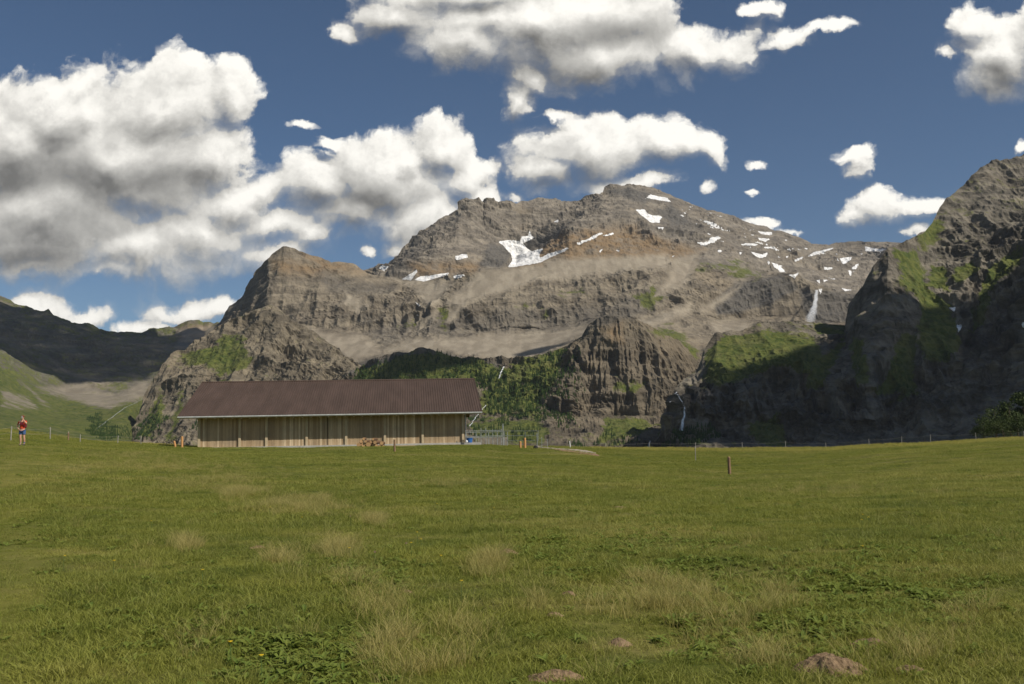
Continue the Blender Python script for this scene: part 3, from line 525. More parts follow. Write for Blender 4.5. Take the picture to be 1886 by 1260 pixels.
def wall(x0, y0, x1, y1, hgt, mbx, rnd):
    n = int(max(abs(x1-x0), abs(y1-y0))/.18); dx, dy = (x1-x0)/n, (y1-y0)/n
    for i in range(n):
        cx, cy = x0+dx*(i+.5), y0+dy*(i+.5); k = rnd.uniform(0, .018); nx, ny = (0, -1) if dy == 0 else (1, 0)
        h1 = hgt(cx, cy); lo = -.45 if True else 0
        mbx.box((cx+nx*k*(1 if y0 == y1 == 0 else 1), cy+ny*k, (h1+lo)/2), (abs(dx)*.95 or .05, abs(dy)*.95 or .05, h1-lo))
rb = random.Random(3)
roofz = lambda y: WH + .12 + PIT*(HR-abs(y-HR))
for yy in (0, BD): mw = MB(); wall(0, yy, BW, yy, lambda x, y: WH, mw, rb); mw.build('wall', m_board, barn)
for gx_ in (0, BW):
    mg = MB(); wall(gx_, .03, gx_, BD-.03, lambda x, y: roofz(y)-.1, mg, rb); mg.build('gable_wall', m_board, barn)
MB().box((BW/2, BD/2, WH/2-.3), (BW-.3, BD-.3, WH-.1)).build('interior', m_dark, barn)
MB().box((BW/2, BD/2, -.42), (BW+.7, BD+.9, .9)).build('foundation', m_conc, barn)
for px in (367, 440, 488.5, 562, 634.6, 706.5, 777, 853):
    x = (px-366)/(856-366)*BW
    MB().box((x, -.13, WH/2), (.24, .16, WH+.1)).build('post', m_post, barn)
xs = (599.5-366)/490*BW
MB().box((xs, -.03, WH/2), (.10, .05, WH)).build('door_gap', m_wood0, barn)
MB().box((BW/2, -.10, WH-.16), (BW, .1, .22)).build('wall_plate', m_post, barn)
# ribbed roof planes
def roof_plane(side):
    x0, x1 = -SIDE, BW+SIDE; n = int((x1-x0)/.25)*1; w = (x1-x0)/n; prof = []
    for i in range(n):
        a = x0+i*w; prof += [(a, 0), (a+w*.64, 0), (a+w*.72, .045), (a+w*.92, .045)]
    prof.append((x1, 0)); y_e, y_r = -OV, HR; ze, zr = roofz(-OV)+.1, roofz(HR)+.1
    f = (lambda y: y) if side == 0 else (lambda y: BD-y); v = []
    for (x, h) in prof: v += [(x, f(y_e), ze+h), (x, f(y_r), zr+h)]
    k = len(prof); fs = [(2*i, 2*i+2, 2*i+3, 2*i+1) for i in range(k-1)]
    b0 = len(v); v += [(x0, f(y_e), ze-.16), (x1, f(y_e), ze-.16), (x1, f(y_r), zr-.16), (x0, f(y_r), zr-.16)]
    fs += [(b0, b0+1, b0+2, b0+3), (0, 1, b0+3, b0), (2*k-2, 2*k-1, b0+2, b0+1)]
    return MB().add(v, fs)
rf = roof_plane(0).build('roof', m_roof, barn); roof_plane(1).build('roof', m_roof, barn)
MB().tube([(-SIDE, HR, roofz(HR)+.12), (BW+SIDE, HR, roofz(HR)+.12)], .11, 8).build('ridge_cap', m_roof, rf)
MB().tube([(-SIDE-.02, -OV-.09, roofz(-OV)+.01), (BW+SIDE+.02, -OV-.09, roofz(-OV)+.01)], .085, 8).build('gutter', m_gut, barn)
MB().box((BW/2, -OV+.02, roofz(-OV)-.02), (BW+2*SIDE, .05, .2)).build('fascia', m_post, barn)
rmb = MB()
for i in range(32):
    x = .1+i*(BW-.2)/31; a = (-OV+.06, roofz(-OV)-.14); c = (HR-.1, roofz(HR)-.14)
    rmb.add([(x+sx, y, z+sz) for sx in (-.06, .06) for (y, z) in (a, c) for sz in (-.1, .05)], [(0,1,3,2),(4,6,7,5),(0,2,6,4),(1,5,7,3),(0,4,5,1),(2,3,7,6)])
rmb.build('rafters', m_post, barn)
for sx in (-SIDE-.03, BW+SIDE+.03):
    for (ya, yb) in ((-OV, HR), (BD+OV, HR)):
        za, zb = roofz(-OV), roofz(HR)
        MB().add([(sx+e, y, z+dz) for e in (-.025, .025) for (y, z) in ((ya, za), (yb, zb)) for dz in (-.16, .14)], [(0,1,3,2),(4,6,7,5),(0,2,6,4),(1,5,7,3),(0,4,5,1),(2,3,7,6)]).build('barge_board', m_roof, barn)
MB().tube([(BW+.12, -.1, WH-.3), (BW+.12, -.14, .15)], .05, 6).build('downpipe', m_gut, barn)

# ------------------------------------------------------------------ log pile in front of the barn
m_bark = mottled('bark', (.10,.060,.035), (.20,.115,.06), 9, stretch=(1, 1, 1))
m_cut = mottled('cut_wood', (.42,.235,.105), (.56,.36,.18), 7, bump=.05)
def log(x, y, z, r, ln, rz, tilt=0.):
    o = empty('log', (x, y, z), rz)
    n = 12; rl = random.Random(int(x*977)); rad = [r*rl.uniform(.93, 1.07) for _ in range(n)]
    v = []; K = 5
    for k in range(K):
        for i in range(n):
            w = 2*math.pi*i/n; q = rad[i]*(1+.04*math.sin(k*2+i)); v.append((math.cos(w)*q, ln*k/(K-1), math.sin(w)*q))
    f = [(k*n+i, (k+1)*n+i, (k+1)*n+(i+1) % n, k*n+(i+1) % n) for k in range(K-1) for i in range(n)]
    MB().add(v, f).build('bark', m_bark, o, True)
    for yy, nm in ((-.004, 0), (ln+.004, 1)):
        MB().add([(math.cos(2*math.pi*i/n)*rad[i]*.985, yy, math.sin(2*math.pi*i/n)*rad[i]*.985) for i in range(n)], [tuple(range(n))]).build('cut_end', m_cut, o)
    return o
lx0, ly, lz = at(656, 96.8); lx1 = at(711, 96.8)[0]
row1 = []; x = lx0+.25; rl = random.Random(5)
while x < lx1-.1:
    r = rl.uniform(.15, .26) if x < lx0+1.4 else rl.uniform(.12, .17); row1.append((x, r)); x += r*2.05
logs = []
for i, (x, r) in enumerate(row1): logs.append((x, ly+rl.uniform(-.15, .15), gz(x, ly)+r-.03, r))
for i in range(len(row1)-1):
    if i in (4,): continue
    (xa, ra), (xb, rb_) = row1[i], row1[i+1]
    if i < 8: r = rl.uniform(.12, .19); logs.append(((xa+xb)/2, ly+rl.uniform(-.1, .3), gz(xa, ly)+(ra+rb_)*.93+r*.75, r))
two = [q for q in logs[len(row1):]]
for k in (0, 2, 4):
    if k+1 < len(two): logs.append(((two[k][0]+two[k+1][0])/2, ly+.2, max(two[k][2], two[k+1][2])+.24, .13))
for i, (x, y, z, r) in enumerate(logs):
    o = log(x, y, z, r, rl.uniform(1.6, 2.4), R(rl.uniform(-7, 7)))
    tag(o, 'cut round log lying in the orange-ended pile against the barn wall', 'log', 'logs stacked in front of the barn')
# pale plank edge lying in the grass in front of the wall
a, c = at(712, 97.2), at(765, 97.6); zz = max(gz(a[0], a[1]), gz(c[0], c[1]))
o = MB().box(((a[0]+c[0])/2, 97.4, zz+.07), (c[0]-a[0], .22, .10), R(.4)).build('timber_plank', m_post); tag(o, 'pale plank lying in the grass just right of the log pile', 'plank')

# ------------------------------------------------------------------ posts, fences, paddock
m_wood = mottled('brown_post_wood', (.16,.095,.055), (.27,.17,.10), 4, stretch=(5, 5, .7))
m_orange = mottled('fresh_orange_wood', (.46,.22,.075), (.60,.32,.13), 4, stretch=(5, 5, .7))
m_greyw = mottled('grey_post_wood', (.26,.24,.21), (.38,.36,.32), 4, stretch=(5, 5, .7))
m_white = mat('white_plastic', (.70, .70, .68), .5)[0]
m_steel = mottled('galvanised_steel', (.26,.28,.275), (.40,.42,.41), 5, rough=.45, metal=.35, bump=0, spec=.5)
def round_post(name, px, D, h, r, m, label=None, group=None, lean=0., cap=None, cat='post'):
    x, y, z = at(px, D); o = empty(name, (x, y, z))
    pr = random.Random(int(px*13)); dx = lean*h
    MB().tube([(0, 0, -.3), (dx*.3, 0, h*.35), (dx*.7, pr.uniform(-.01, .01), h*.7), (dx, 0, h-.02), (dx, 0, h)], [r*1.04, r, r*.98, r*.97, r*.72], 10).build('shaft', m, o, False)
    if cap: MB().tube([(dx, 0, h-.001), (dx, 0, h+.02)], [r*.75, r*.6], 10).build('post_top', cap, o)
    for zi in ((h*.8, .0), (h*.45, 1)):
        MB().tube([(dx*zi[0]/h-r-.015, 0, zi[0]), (dx*zi[0]/h-r-.05, 0, zi[0])], .018, 6).build('insulator', m_dark, o)
    return tag(o, label, cat, group)
round_post('fence_post', 1341, 57, 1.03, .09, m_wood, 'lone brown wooden post with pale cut top in the open right half of the meadow', lean=-.01, cap=m_cut)
round_post('fence_post', 726.5, 84, 1.05, .085, m_wood, 'reddish post in the grass in front of the barn, just right of the log pile', cap=m_cut)
round_post('fence_post', 335.5, 93, 1.08, .11, m_orange, 'bright orange wooden post standing just off the left end of the barn', cap=m_cut)
round_post('fence_post', 323.5, 93, .62, .10, m_orange, 'short orange wooden stump post left of the taller orange post by the barn', lean=-.2, cap=m_cut)
round_post('fence_post', 958, 99, .70, .11, m_orange, 'shorter of the two orange posts in front of the metal paddock gate', cap=m_cut)
round_post('fence_post', 966.5, 99, 1.08, .12, m_orange, 'taller of the two orange posts in front of the metal paddock gate', cap=m_cut)
def fence(name, posts, label, wires=(.9, .55), wr=.006, m=m_greyw, rad=.04):
    pts = [at(px, D) for px, D, h in posts]; o = empty(name, pts[0]); o0 = Vector(pts[0])
    for (x, y, z), (px, D, h) in zip(pts, posts):
        q = Vector((x, y, z)) - o0; pr = random.Random(int(px)); l = pr.uniform(-.05, .05)
        MB().tube([q+Vector((0, 0, -.25)), q+Vector((l*.5, 0, h*.5)), q+Vector((l, 0, h))], [rad, rad*.95, rad*.85], 8).build('post', m, o)
    for wz in wires:
        w = []
        for k in range(len(pts)-1):
            a, c = Vector(pts[k])-o0, Vector(pts[k+1])-o0; ha, hc = posts[k][2]*wz, posts[k+1][2]*wz
            for t in [0, .25, .5, .75]: w.append(a.lerp(c, t)+Vector((0, -rad, ha*(1-t)+hc*t-.12*math.sin(math.pi*t))))
        w.append(Vector(pts[-1])-o0+Vector((0, -rad, posts[-1][2]*wz)))
        MB().tube(w, wr, 4).build('wire', m_greyw, o)
    return tag(o, label, 'fence')
fence('wire_fence', [(-60,60,1.),(20,70,1.),(92.5,80,1.05),(148,88,.7),(217,98,.8),(260,104,.9)], 'thin wire fence on grey stakes running behind the walker towards the barn')
fence('wire_fence', [(1050.5,118,.95),(1115,128,.7),(1196,132,.9),(1280,134,.9),(1366,137,.9),(1446,137,1.0),(1520,137,.8),(1600,136,.9),(1660,136,1.1),(1713,135,1.2),(1797,134,1.1),(1886,132,1.),(1990,132,1.)], 'low wire fence along the far right rim of the meadow below the dark cliff', wires=(.85,))
round_post('fence_stake', 1279.5, 82, 1.15, .03, m_greyw, 'thin grey stake left of the lone brown post, in yellow grass', cat='stake')
round_post('fence_post', 126, 86, .80, .06, m_wood, 'small reddish brown post on the left slope, right of the walker', cap=m_white)
round_post('fence_stake', 1050, 108, .75, .05, m_white, 'short white stake beyond the dirt bank right of the paddock', cat='stake', lean=-.12)

# galvanised paddock right of the barn
px0, py0, pz0 = at(857, 102); pad = empty('paddock_fence', (px0, py0, pz0)); tag(pad, 'galvanised metal paddock rails against the right end of the barn', 'fence')
xe = at(927, 103)[0]-px0
for z in (1.36, 1.22, .80, .68): MB().tube([(0, 0, z), (xe, .3, z+.02)], .032, 6).build('rail', m_steel, pad)
for px, h in ((858, 1.45), (877, 1.3), (886, 1.62), (895, 1.65), (900, 1.2), (907.5, 1.5), (916, 1.35), (923, 1.5), (926.4, 2.05)):
    x = at(px, 102.5)[0]-px0; MB().tube([(x, .3*x/xe+.06, -.3), (x, .3*x/xe+.06, h)], .035 if h < 2 else .06, 8).build('post', m_steel, pad)
# a second row of rails deeper in the yard
gx0, gy0, gz0 = at(929, 102.5); gate = empty('paddock_gate', (gx0, gy0, gz0)); tag(gate, 'wide three bar metal gate hung right of the paddock rails', 'gate'); ge = at(991, 101)[0]-gx0
for z in (1.50, 1.02, .50): MB().tube([(0, 0, z), (ge, -1.5, z-.06)], .026, 6).build('rail', m_steel, gate)
for x, z0, z1, r in ((0, -.2, 1.52, .03), (.33, -.2, 1.45, .03), (ge*.62, .2, 1.45, .02), (ge-.12, -.3, 1.18, .05), (ge, .42, 1.5, .026)):
    MB().tube([(x, -1.5*x/ge, z0), (x, -1.5*x/ge, z1)], r, 8).build('upright', m_steel, gate)
o = fence('wire_netting_fence', [(989, 101, 1.15), (997.5, 102, 1.2), (1008, 106, 1.)], 'short stretch of wire fence on steel posts right of the metal gate', wires=(.95, .6, .3), m=m_steel, rad=.03)
# low concrete yard wall, slab, drum, ball, bucket
a = at(880, 105); c = at(935, 104.5)
o = MB().box(((a[0]+c[0])/2, 104.9, a[2]+.25), (c[0]-a[0], .25, .95)).build('yard_wall', mottled('grey_brown_concrete', (.20,.175,.14), (.30,.27,.22), 3)); tag(o, 'low grey brown concrete wall behind the paddock rails', 'wall')
a = at(855, 100.6); c = at(884, 100.6)
o = MB().box(((a[0]+c[0])/2, 101.4, max(a[2], c[2])+.02), (c[0]-a[0], 2.4, .3)).build('concrete_slab', m_conc); tag(o, 'pale concrete apron slab at the right corner of the barn', 'slab')
slabz = max(a[2], c[2])+.17
m_blue = mottled('blue_plastic', (.02,.085,.26), (.03,.12,.34), 3, rough=.4, bump=0)
x = at(864.5, 101.6)[0]; o = empty('blue_tub', (x, 101.6, slabz)); tag(o, 'blue plastic tub standing on the slab beside the barn corner', 'tub')
MB().tube([(0, 0, .0), (0, 0, .1), (0, 0, .46)], [.27, .29, .33], 18).build('body', m_blue, o, False); MB().tube([(0, 0, .44), (0, 0, .49)], [.355, .355], 18).build('rim', m_blue, o)
x = at(859.2, 100.9)[0]; m = MB(); 
for i in range(9):
    ph = math.pi*i/8
    for k in range(14): m.v.append((math.sin(ph)*math.cos(k*math.pi/7)*.13, math.sin(ph)*math.sin(k*math.pi/7)*.13, .13-math.cos(ph)*.13))
m.f = [(i*14+k, i*14+(k+1) % 14, (i+1)*14+(k+1) % 14, (i+1)*14+k) for i in range(8) for k in range(14)]
o = m.build('white_ball', m_white, None, True); o.location = (x, 100.9, slabz); tag(o, 'small white ball on the slab left of the blue tub', 'ball')
x, y, z = at(986, 99); o = empty('black_bucket', (x, y, z-.02)); tag(o, 'small black rounded tub in the grass at the foot of the gate post', 'bucket')
MB().tube([(0, 0, 0), (0, 0, .18), (0, 0, .30), (0, 0, .36)], [.22, .24, .19, .10], 14).build('body', mat('black_rubber', (.015, .015, .016), .7)[0], o, True); MB().tube([(0, 0, .355), (0, 0, .37)], [.11, .11], 12).build('rim', m_dark, o)

# dirt track with a cut bank, following the ground
def strip(name, pts, w0, w1, m, lift=.03, drop=0.):
    n = 40; out = []; T = np.array(pts, float)
    for i in range(n+1):
        s = i/n*(len(T)-1); k = min(int(s), len(T)-2); q = T[k]+(T[k+1]-T[k])*(s-k); w = w0+(w1-w0)*i/n
        w *= 1+.25*math.sin(i*1.7)
        for e in (-1, -.5, 0, .5, 1):
            X, Y = q[0], q[1]+e*w; out.append((X, Y, gz(X, Y)+lift*(1-abs(e)**3)-.02+random.uniform(-.01, .01)))
    return obj_np(name, out, grid_faces(n+1, 5), m, smooth=True)
m_dirt = mottled('pale_gravel', (.30,.25,.185), (.42,.36,.28), 3, coord='Object')
m_earth = mottled('red_earth', (.20,.115,.065), (.31,.195,.12), 2.5, bump=.5)
tr = [on_ground(988, 824)[:2], on_ground(1020, 828)[:2], on_ground(1060, 832)[:2], on_ground(1100, 837)[:2]]
tag(strip('dirt_track', [(x, y+2.0) for x, y in tr], 2.4, .9, m_dirt, .16), kind='structure')
tag(strip('earth_bank', [(x, y-1.2) for x, y in tr[1:]], 1.2, 1.6, m_earth, .10), kind='structure')

# ------------------------------------------------------------------ walker
def skin(name, joints, bones, m, parent, sub=2):
    ks = list(joints); me = bpy.data.meshes.new(name); me.from_pydata([joints[k][0] for k in ks], [(ks.index(a), ks.index(c)) for a, c in bones], [])
    o = bpy.data.objects.new(name, me); COL.objects.link(o); o.parent = parent
    sk = o.modifiers.new('skin', 'SKIN'); sk.use_smooth_shade = True; sk.branch_smoothing = .6
    for i, k in enumerate(ks):
        r = joints[k][1]; me.skin_vertices[0].data[i].radius = r if isinstance(r, tuple) else (r, r)
    me.skin_vertices[0].data[0].use_root = True
    o.modifiers.new('sub', 'SUBSURF').levels = sub; o.modifiers['sub'].render_levels = sub
    me.materials.append(m); return o
m_skin = mottled('skin', (.50,.27,.18), (.58,.33,.23), 6, rough=.6, bump=0)
m_shirt = mottled('orange_red_shirt', (.58,.055,.022), (.70,.085,.03), 5, bump=.1)
m_maroon = mottled('maroon_pack', (.12,.012,.022), (.18,.02,.03), 5, bump=.1)
m_short = mottled('blue_shorts', (.05,.10,.24), (.075,.14,.30), 5, bump=.1)
m_shoe = mottled('dark_shoes', (.03,.03,.04), (.09,.09,.11), 5, bump=0)
m_hair = mottled('auburn_hair', (.13,.035,.02), (.20,.06,.03), 12)
wx, wy, wz = on_ground(40.5, 820.5, 40, 75); wD = wy
WS = (54.5/F*wD)/1.76
man = empty('person', (wx, wy, wz)); man.scale = (WS, WS, WS)
tag(man, 'person in orange red shirt and blue shorts holding something up to the face', 'person')
# figure faces the camera (-Y); its right hand is at picture left (elbow out), its left hand is raised to the face
J = dict(pelvis=((0, 0, .93), (.155, .105)), waist=((0, .01, 1.08), (.14, .095)), chest=((0, .01, 1.30), (.175, .115)), neckb=((0, 0, 1.46), (.075, .065)), neck=((0, -.01, 1.53), .055), jaw=((0, -.03, 1.585), (.062, .075)), head=((0, -.02, 1.66), (.078, .095)), crown=((0, -.01, 1.735), (.055, .065)),
 rs=((-.18, .01, 1.415), .062), re=((-.34, .04, 1.17), .043), rw=((-.20, -.09, .985), .028), rh=((-.165, -.115, .96), (.03, .022)), rt=((-.145, -.12, .945), .016),
 ls=((.18, .01, 1.415), .062), le=((.29, -.14, 1.27), .043), lw=((.15, -.21, 1.52), .028), lh=((.12, -.215, 1.575), (.034, .02)), lt=((.105, -.215, 1.60), .018),
 rhip=((-.085, 0, .86), .095), rk=((-.10, -.03, .49), .064), rc=((-.10, .01, .34), .066), ra=((-.10, .03, .09), .036), rf=((-.105, -.10, .04), (.042, .03)),
 lhip=((.085, 0, .86), .095), lk=((.09, .02, .49), .064), lc=((.09, .07, .34), .066), la=((.085, .12, .10), .036), lf=((.085, .0, .05), (.042, .03)))
B_ = [('pelvis','waist'),('waist','chest'),('chest','neckb'),('neckb','neck'),('neck','jaw'),('jaw','head'),('head','crown'),('chest','rs'),('rs','re'),('re','rw'),('rw','rh'),('rh','rt'),('chest','ls'),('ls','le'),('le','lw'),('lw','lh'),('lh','lt'),('pelvis','rhip'),('rhip','rk'),('rk','rc'),('rc','ra'),('ra','rf'),('pelvis','lhip'),('lhip','lk'),('lk','lc'),('lc','la'),('la','lf')]
body = skin('body', J, B_, m_skin, man)
def grow(k, e, off=(0, 0, 0)):
    p_, r = J[k]; r = (r, r) if not isinstance(r, tuple) else r; return (tuple(a+c for a, c in zip(p_, off)), (r[0]+e, r[1]+e))
sh = {k: grow(k, .018) for k in ('pelvis','waist','chest','neckb','rs','ls')}; sh['pelvis'] = ((0, 0, .915), (.185, .135))
mid = lambda a, c, t, e: (tuple(u*(1-t)+v*t for u, v in zip(J[a][0], J[c][0])), .066-.01*t+e)
sh['rm'] = mid('rs', 're', .62, 0); sh['lm'] = mid('ls', 'le', .62, 0)
skin('shirt', sh, [('pelvis','waist'),('waist','chest'),('chest','neckb'),('chest','rs'),('rs','rm'),('chest','ls'),('ls','lm')], m_shirt, man)
so = {'pelvis': ((0, 0, .97), (.172, .125)), 'rhip': ((-.09, 0, .85), .118), 'rm': ((-.10, -.015, .60), .096), 'lhip': ((.09, 0, .85), .118), 'lm': ((.095, .01, .60), .096)}
skin('shorts', so, [('pelvis','rhip'),('rhip','rm'),('pelvis','lhip'),('lhip','lm')], m_short, man)
for (ax, ay, az) in ((-.10, .03, .05), (.085, .10, .06)):
    skin('shoe', {'a': ((ax, ay+.03, az), (.045, .05)), 'b': ((ax, ay-.07, az-.01), (.05, .042)), 'c': ((ax-.003, ay-.17, az-.02), (.045, .032))}, [('a','b'),('b','c')], m_shoe, man)
    skin('sock', {'a': ((ax, ay, az+.04), .046), 'b': ((ax, ay-.005, az+.17), .05)}, [('a','b')], m_short if ax > 0 else m_greyw, man)
pk = MB(); pk.box((0, .17, 1.26), (.30, .16, .46)); pko = pk.build('backpack', m_maroon, man)
bv = pko.modifiers.new('bevel', 'BEVEL'); bv.width = .05; bv.segments = 3
for sx, mm in ((-1, m_greyw), (1, m_dark)):
    MB().tube([(sx*.12, .10, 1.47), (sx*.115, -.03, 1.495), (sx*.10, -.115, 1.40), (sx*.115, -.14, 1.26), (sx*.15, -.10, 1.12), (sx*.16, .06, 1.06)], .026, 6).build('shoulder_strap', m_maroon if sx > 0 else mm, pko)
MB().box((0, -.135, 1.29), (.24, .03, .16)).build('chest_strap', m_maroon, pko)
hr = MB()
for i in range(8):
    ph = .5*math.pi*i/7*1.25
    for k in range(14): a_ = k*math.pi/7; hr.v.append((math.sin(ph)*math.cos(a_)*.093, .01+math.sin(ph)*math.sin(a_)*.108, 1.675+math.cos(ph)*.105))
hr.f = [(i*14+k, i*14+(k+1) % 14, (i+1)*14+(k+1) % 14, (i+1)*14+k) for i in range(7) for k in range(14)]
hr.build('hair', m_hair, man, True)
MB().tube([(math.cos(a_)*.092, -.005+math.sin(a_)*.108, 1.70) for a_ in np.linspace(0, 2*math.pi, 17)], .017, 6, False).build('headband', m_maroon, man)
MB().tube([(0, -.105, 1.655), (0, -.135, 1.635), (0, -.12, 1.625)], [.01, .017, .012], 8).build('nose', m_skin, man)
for sx in (-1, 1):
    MB().tube([(sx*.032, -.108, 1.668), (sx*.032, -.118, 1.668)], [.02, .016], 8).build('sunglasses_lens', m_dark, man)
    MB().tube([(sx*.083, -.01, 1.66), (sx*.093, .0, 1.655)], [.026, .02], 8).build('ear', m_skin, man)
MB().tube([(-.025, -.108, 1.60), (.025, -.108, 1.60)], .007, 6).build('mouth', m_maroon, man)
def fingers(base, d, curl, side):
    b0 = Vector(base); d = Vector(d).normalized(); s = Vector(side).normalized(); c = Vector(curl).normalized()
    for i, ln in enumerate((.062, .072, .068, .052)):
        st = b0 + s*(i-1.5)*.019
        MB().tube([st, st+d*ln*.45+c*.004, st+d*ln*.75+c*.02, st+d*ln*.8+c*.042], [.0095, .009, .0085, .007], 6).build('finger', m_skin, body)
    st = b0 - s*.036 - d*.045; MB().tube([st, st-s*.02+d*.02, st-s*.018+d*.045+c*.012], [.012, .010, .008], 6).build('thumb', m_skin, body)
fingers((.108, -.215, 1.60), (-.25, 0, 1), (0, .3, .1), (.9, 0, .25)); fingers((-.15, -.118, .95), (.9, -.15, -.35), (0, .5, -.3), (.2, -.2, .9))
ph = MB().box((.075, -.235, 1.665), (.075, .02, .14)).build('phone', mat('phone_case', (.35, .33, .33), .3)[0]); tag(ph, 'small pale phone held up beside the face of the walker', 'phone')
ph.matrix_world = Matrix.Translation((wx, wy, wz)) @ Matrix.Scale(WS, 4)
# ------------------------------------------------------------------ grass (stuff)
def grass_mat(name, c1, c2, tip, trans=.35, patch=True, lite=1.):
    m = bpy.data.materials.new(name); m.use_nodes = True; N = NT(m.node_tree); N.n.clear()
    out = N.new('ShaderNodeOutputMaterial'); pos = N.new('ShaderNodeNewGeometry').outputs['Position']
    oi = N.new('ShaderNodeObjectInfo'); tc = N.new('ShaderNodeAttribute', attribute_name='t').outputs['Fac']; sh = N.new('ShaderNodeAttribute', attribute_name='s').outputs['Fac']
    base = N.mix(sh, (*c1, 1), (*c2, 1)); base = N.mix(N.m('MULTIPLY', oi.outputs['Random'], .5), base, (c2[0]*1.25, c2[1]*1.1, c2[2], 1))
    if patch: base = N.mix(.55, base, meadow_colour(N, pos, 1.15))
    base = N.mix(N.m('MULTIPLY', tc, .6), base, (*tip, 1))
    d = N.new('ShaderNodeBsdfPrincipled'); d.inputs['Roughness'].default_value = .55; d.inputs['Specular IOR Level'].default_value = .25; N.put(d.inputs['Base Color'], base)
    t = N.new('ShaderNodeBsdfTranslucent'); N.put(t.inputs[0], base)
    mx = N.new('ShaderNodeMixShader'); mx.inputs[0].default_value = trans; N.put(mx.inputs[1], d); N.put(mx.inputs[2], t); N.put(out.inputs[0], mx)
    return m
def tuft(name, n, hmin, hmax, w, spread, lean, m, seg=3, kind='blade', r=None):
    co, fa, tt, ss = [], [], [], []; r = r or rng
    for _ in range(n):
        a = r.uniform(0, 2*math.pi); d = spread*math.sqrt(r.uniform()); bx, by = d*math.cos(a), d*math.sin(a)
        h = r.uniform(hmin, hmax); la = r.uniform(0, 2*math.pi) if r.uniform() < .5 else a; ln = r.uniform(.2, 1)*lean*h; fw = r.uniform(0, math.pi); ww = w*r.uniform(.7, 1.3); s0 = r.uniform()
        b0 = len(co)
        for k in range(seg+1):
            t = k/seg; x = bx+math.cos(la)*ln*t*t; y = by+math.sin(la)*ln*t*t; z = h*(t-.25*lean*t*t)-.01
            wk = ww*((1-t**1.6) if kind == 'blade' else max(.05, math.sin(math.pi*min(1, t*.86+.12))))
            co += [(x-math.cos(fw)*wk/2, y-math.sin(fw)*wk/2, z), (x+math.cos(fw)*wk/2, y+math.sin(fw)*wk/2, z)]; tt += [t, t]; ss += [s0, s0]
        for k in range(seg): fa.append((b0+2*k, b0+2*k+1, b0+2*k+3, b0+2*k+2))
        if kind == 'seed':   # a small drooping seed head
            pass
    me = bpy.data.meshes.new(name); me.from_pydata(co, [], fa); me.materials.append(m)
    me.attributes.new('t', 'FLOAT', 'POINT').data.foreach_set('value', tt); me.attributes.new('s', 'FLOAT', 'POINT').data.foreach_set('value', ss)
    return bpy.data.objects.new(name, me)
def leafy(name, n, ln, w, m):
    "rosette of broad leaves"
    co, fa, tt, ss = [], [], [], []
    for _ in range(n):
        a = rng.uniform(0, 2*math.pi); L_ = ln*rng.uniform(.6, 1.2); up = rng.uniform(.35, 1.1); W_ = w*rng.uniform(.7, 1.3); s0 = rng.uniform(); b0 = len(co); ox, oy = rng.normal(0, .05, 2)
        for k in range(5):
            t = k/4; rad = L_*t*math.cos(up*(1-.4*t)); z = L_*math.sin(up)*t*(1-.45*t)+.005; wk = W_*math.sin(math.pi*(t*.9+.06))
            x, y = ox+rad*math.cos(a), oy+rad*math.sin(a); px_, py_ = -math.sin(a)*wk/2, math.cos(a)*wk/2
            co += [(x-px_, y-py_, z+wk*.18), (x, y, z), (x+px_, y+py_, z+wk*.18)]; tt += [t*.5]*3; ss += [s0]*3
        for k in range(4):
            for q in (0, 1): fa.append((b0+3*k+q, b0+3*k+q+1, b0+3*k+q+4, b0+3*k+q+3))
    me = bpy.data.meshes.new(name); me.from_pydata(co, [], fa); me.materials.append(m)
    me.attributes.new('t', 'FLOAT', 'POINT').data.foreach_set('value', tt); me.attributes.new('s', 'FLOAT', 'POINT').data.foreach_set('value', ss)
    return bpy.data.objects.new(name, me)
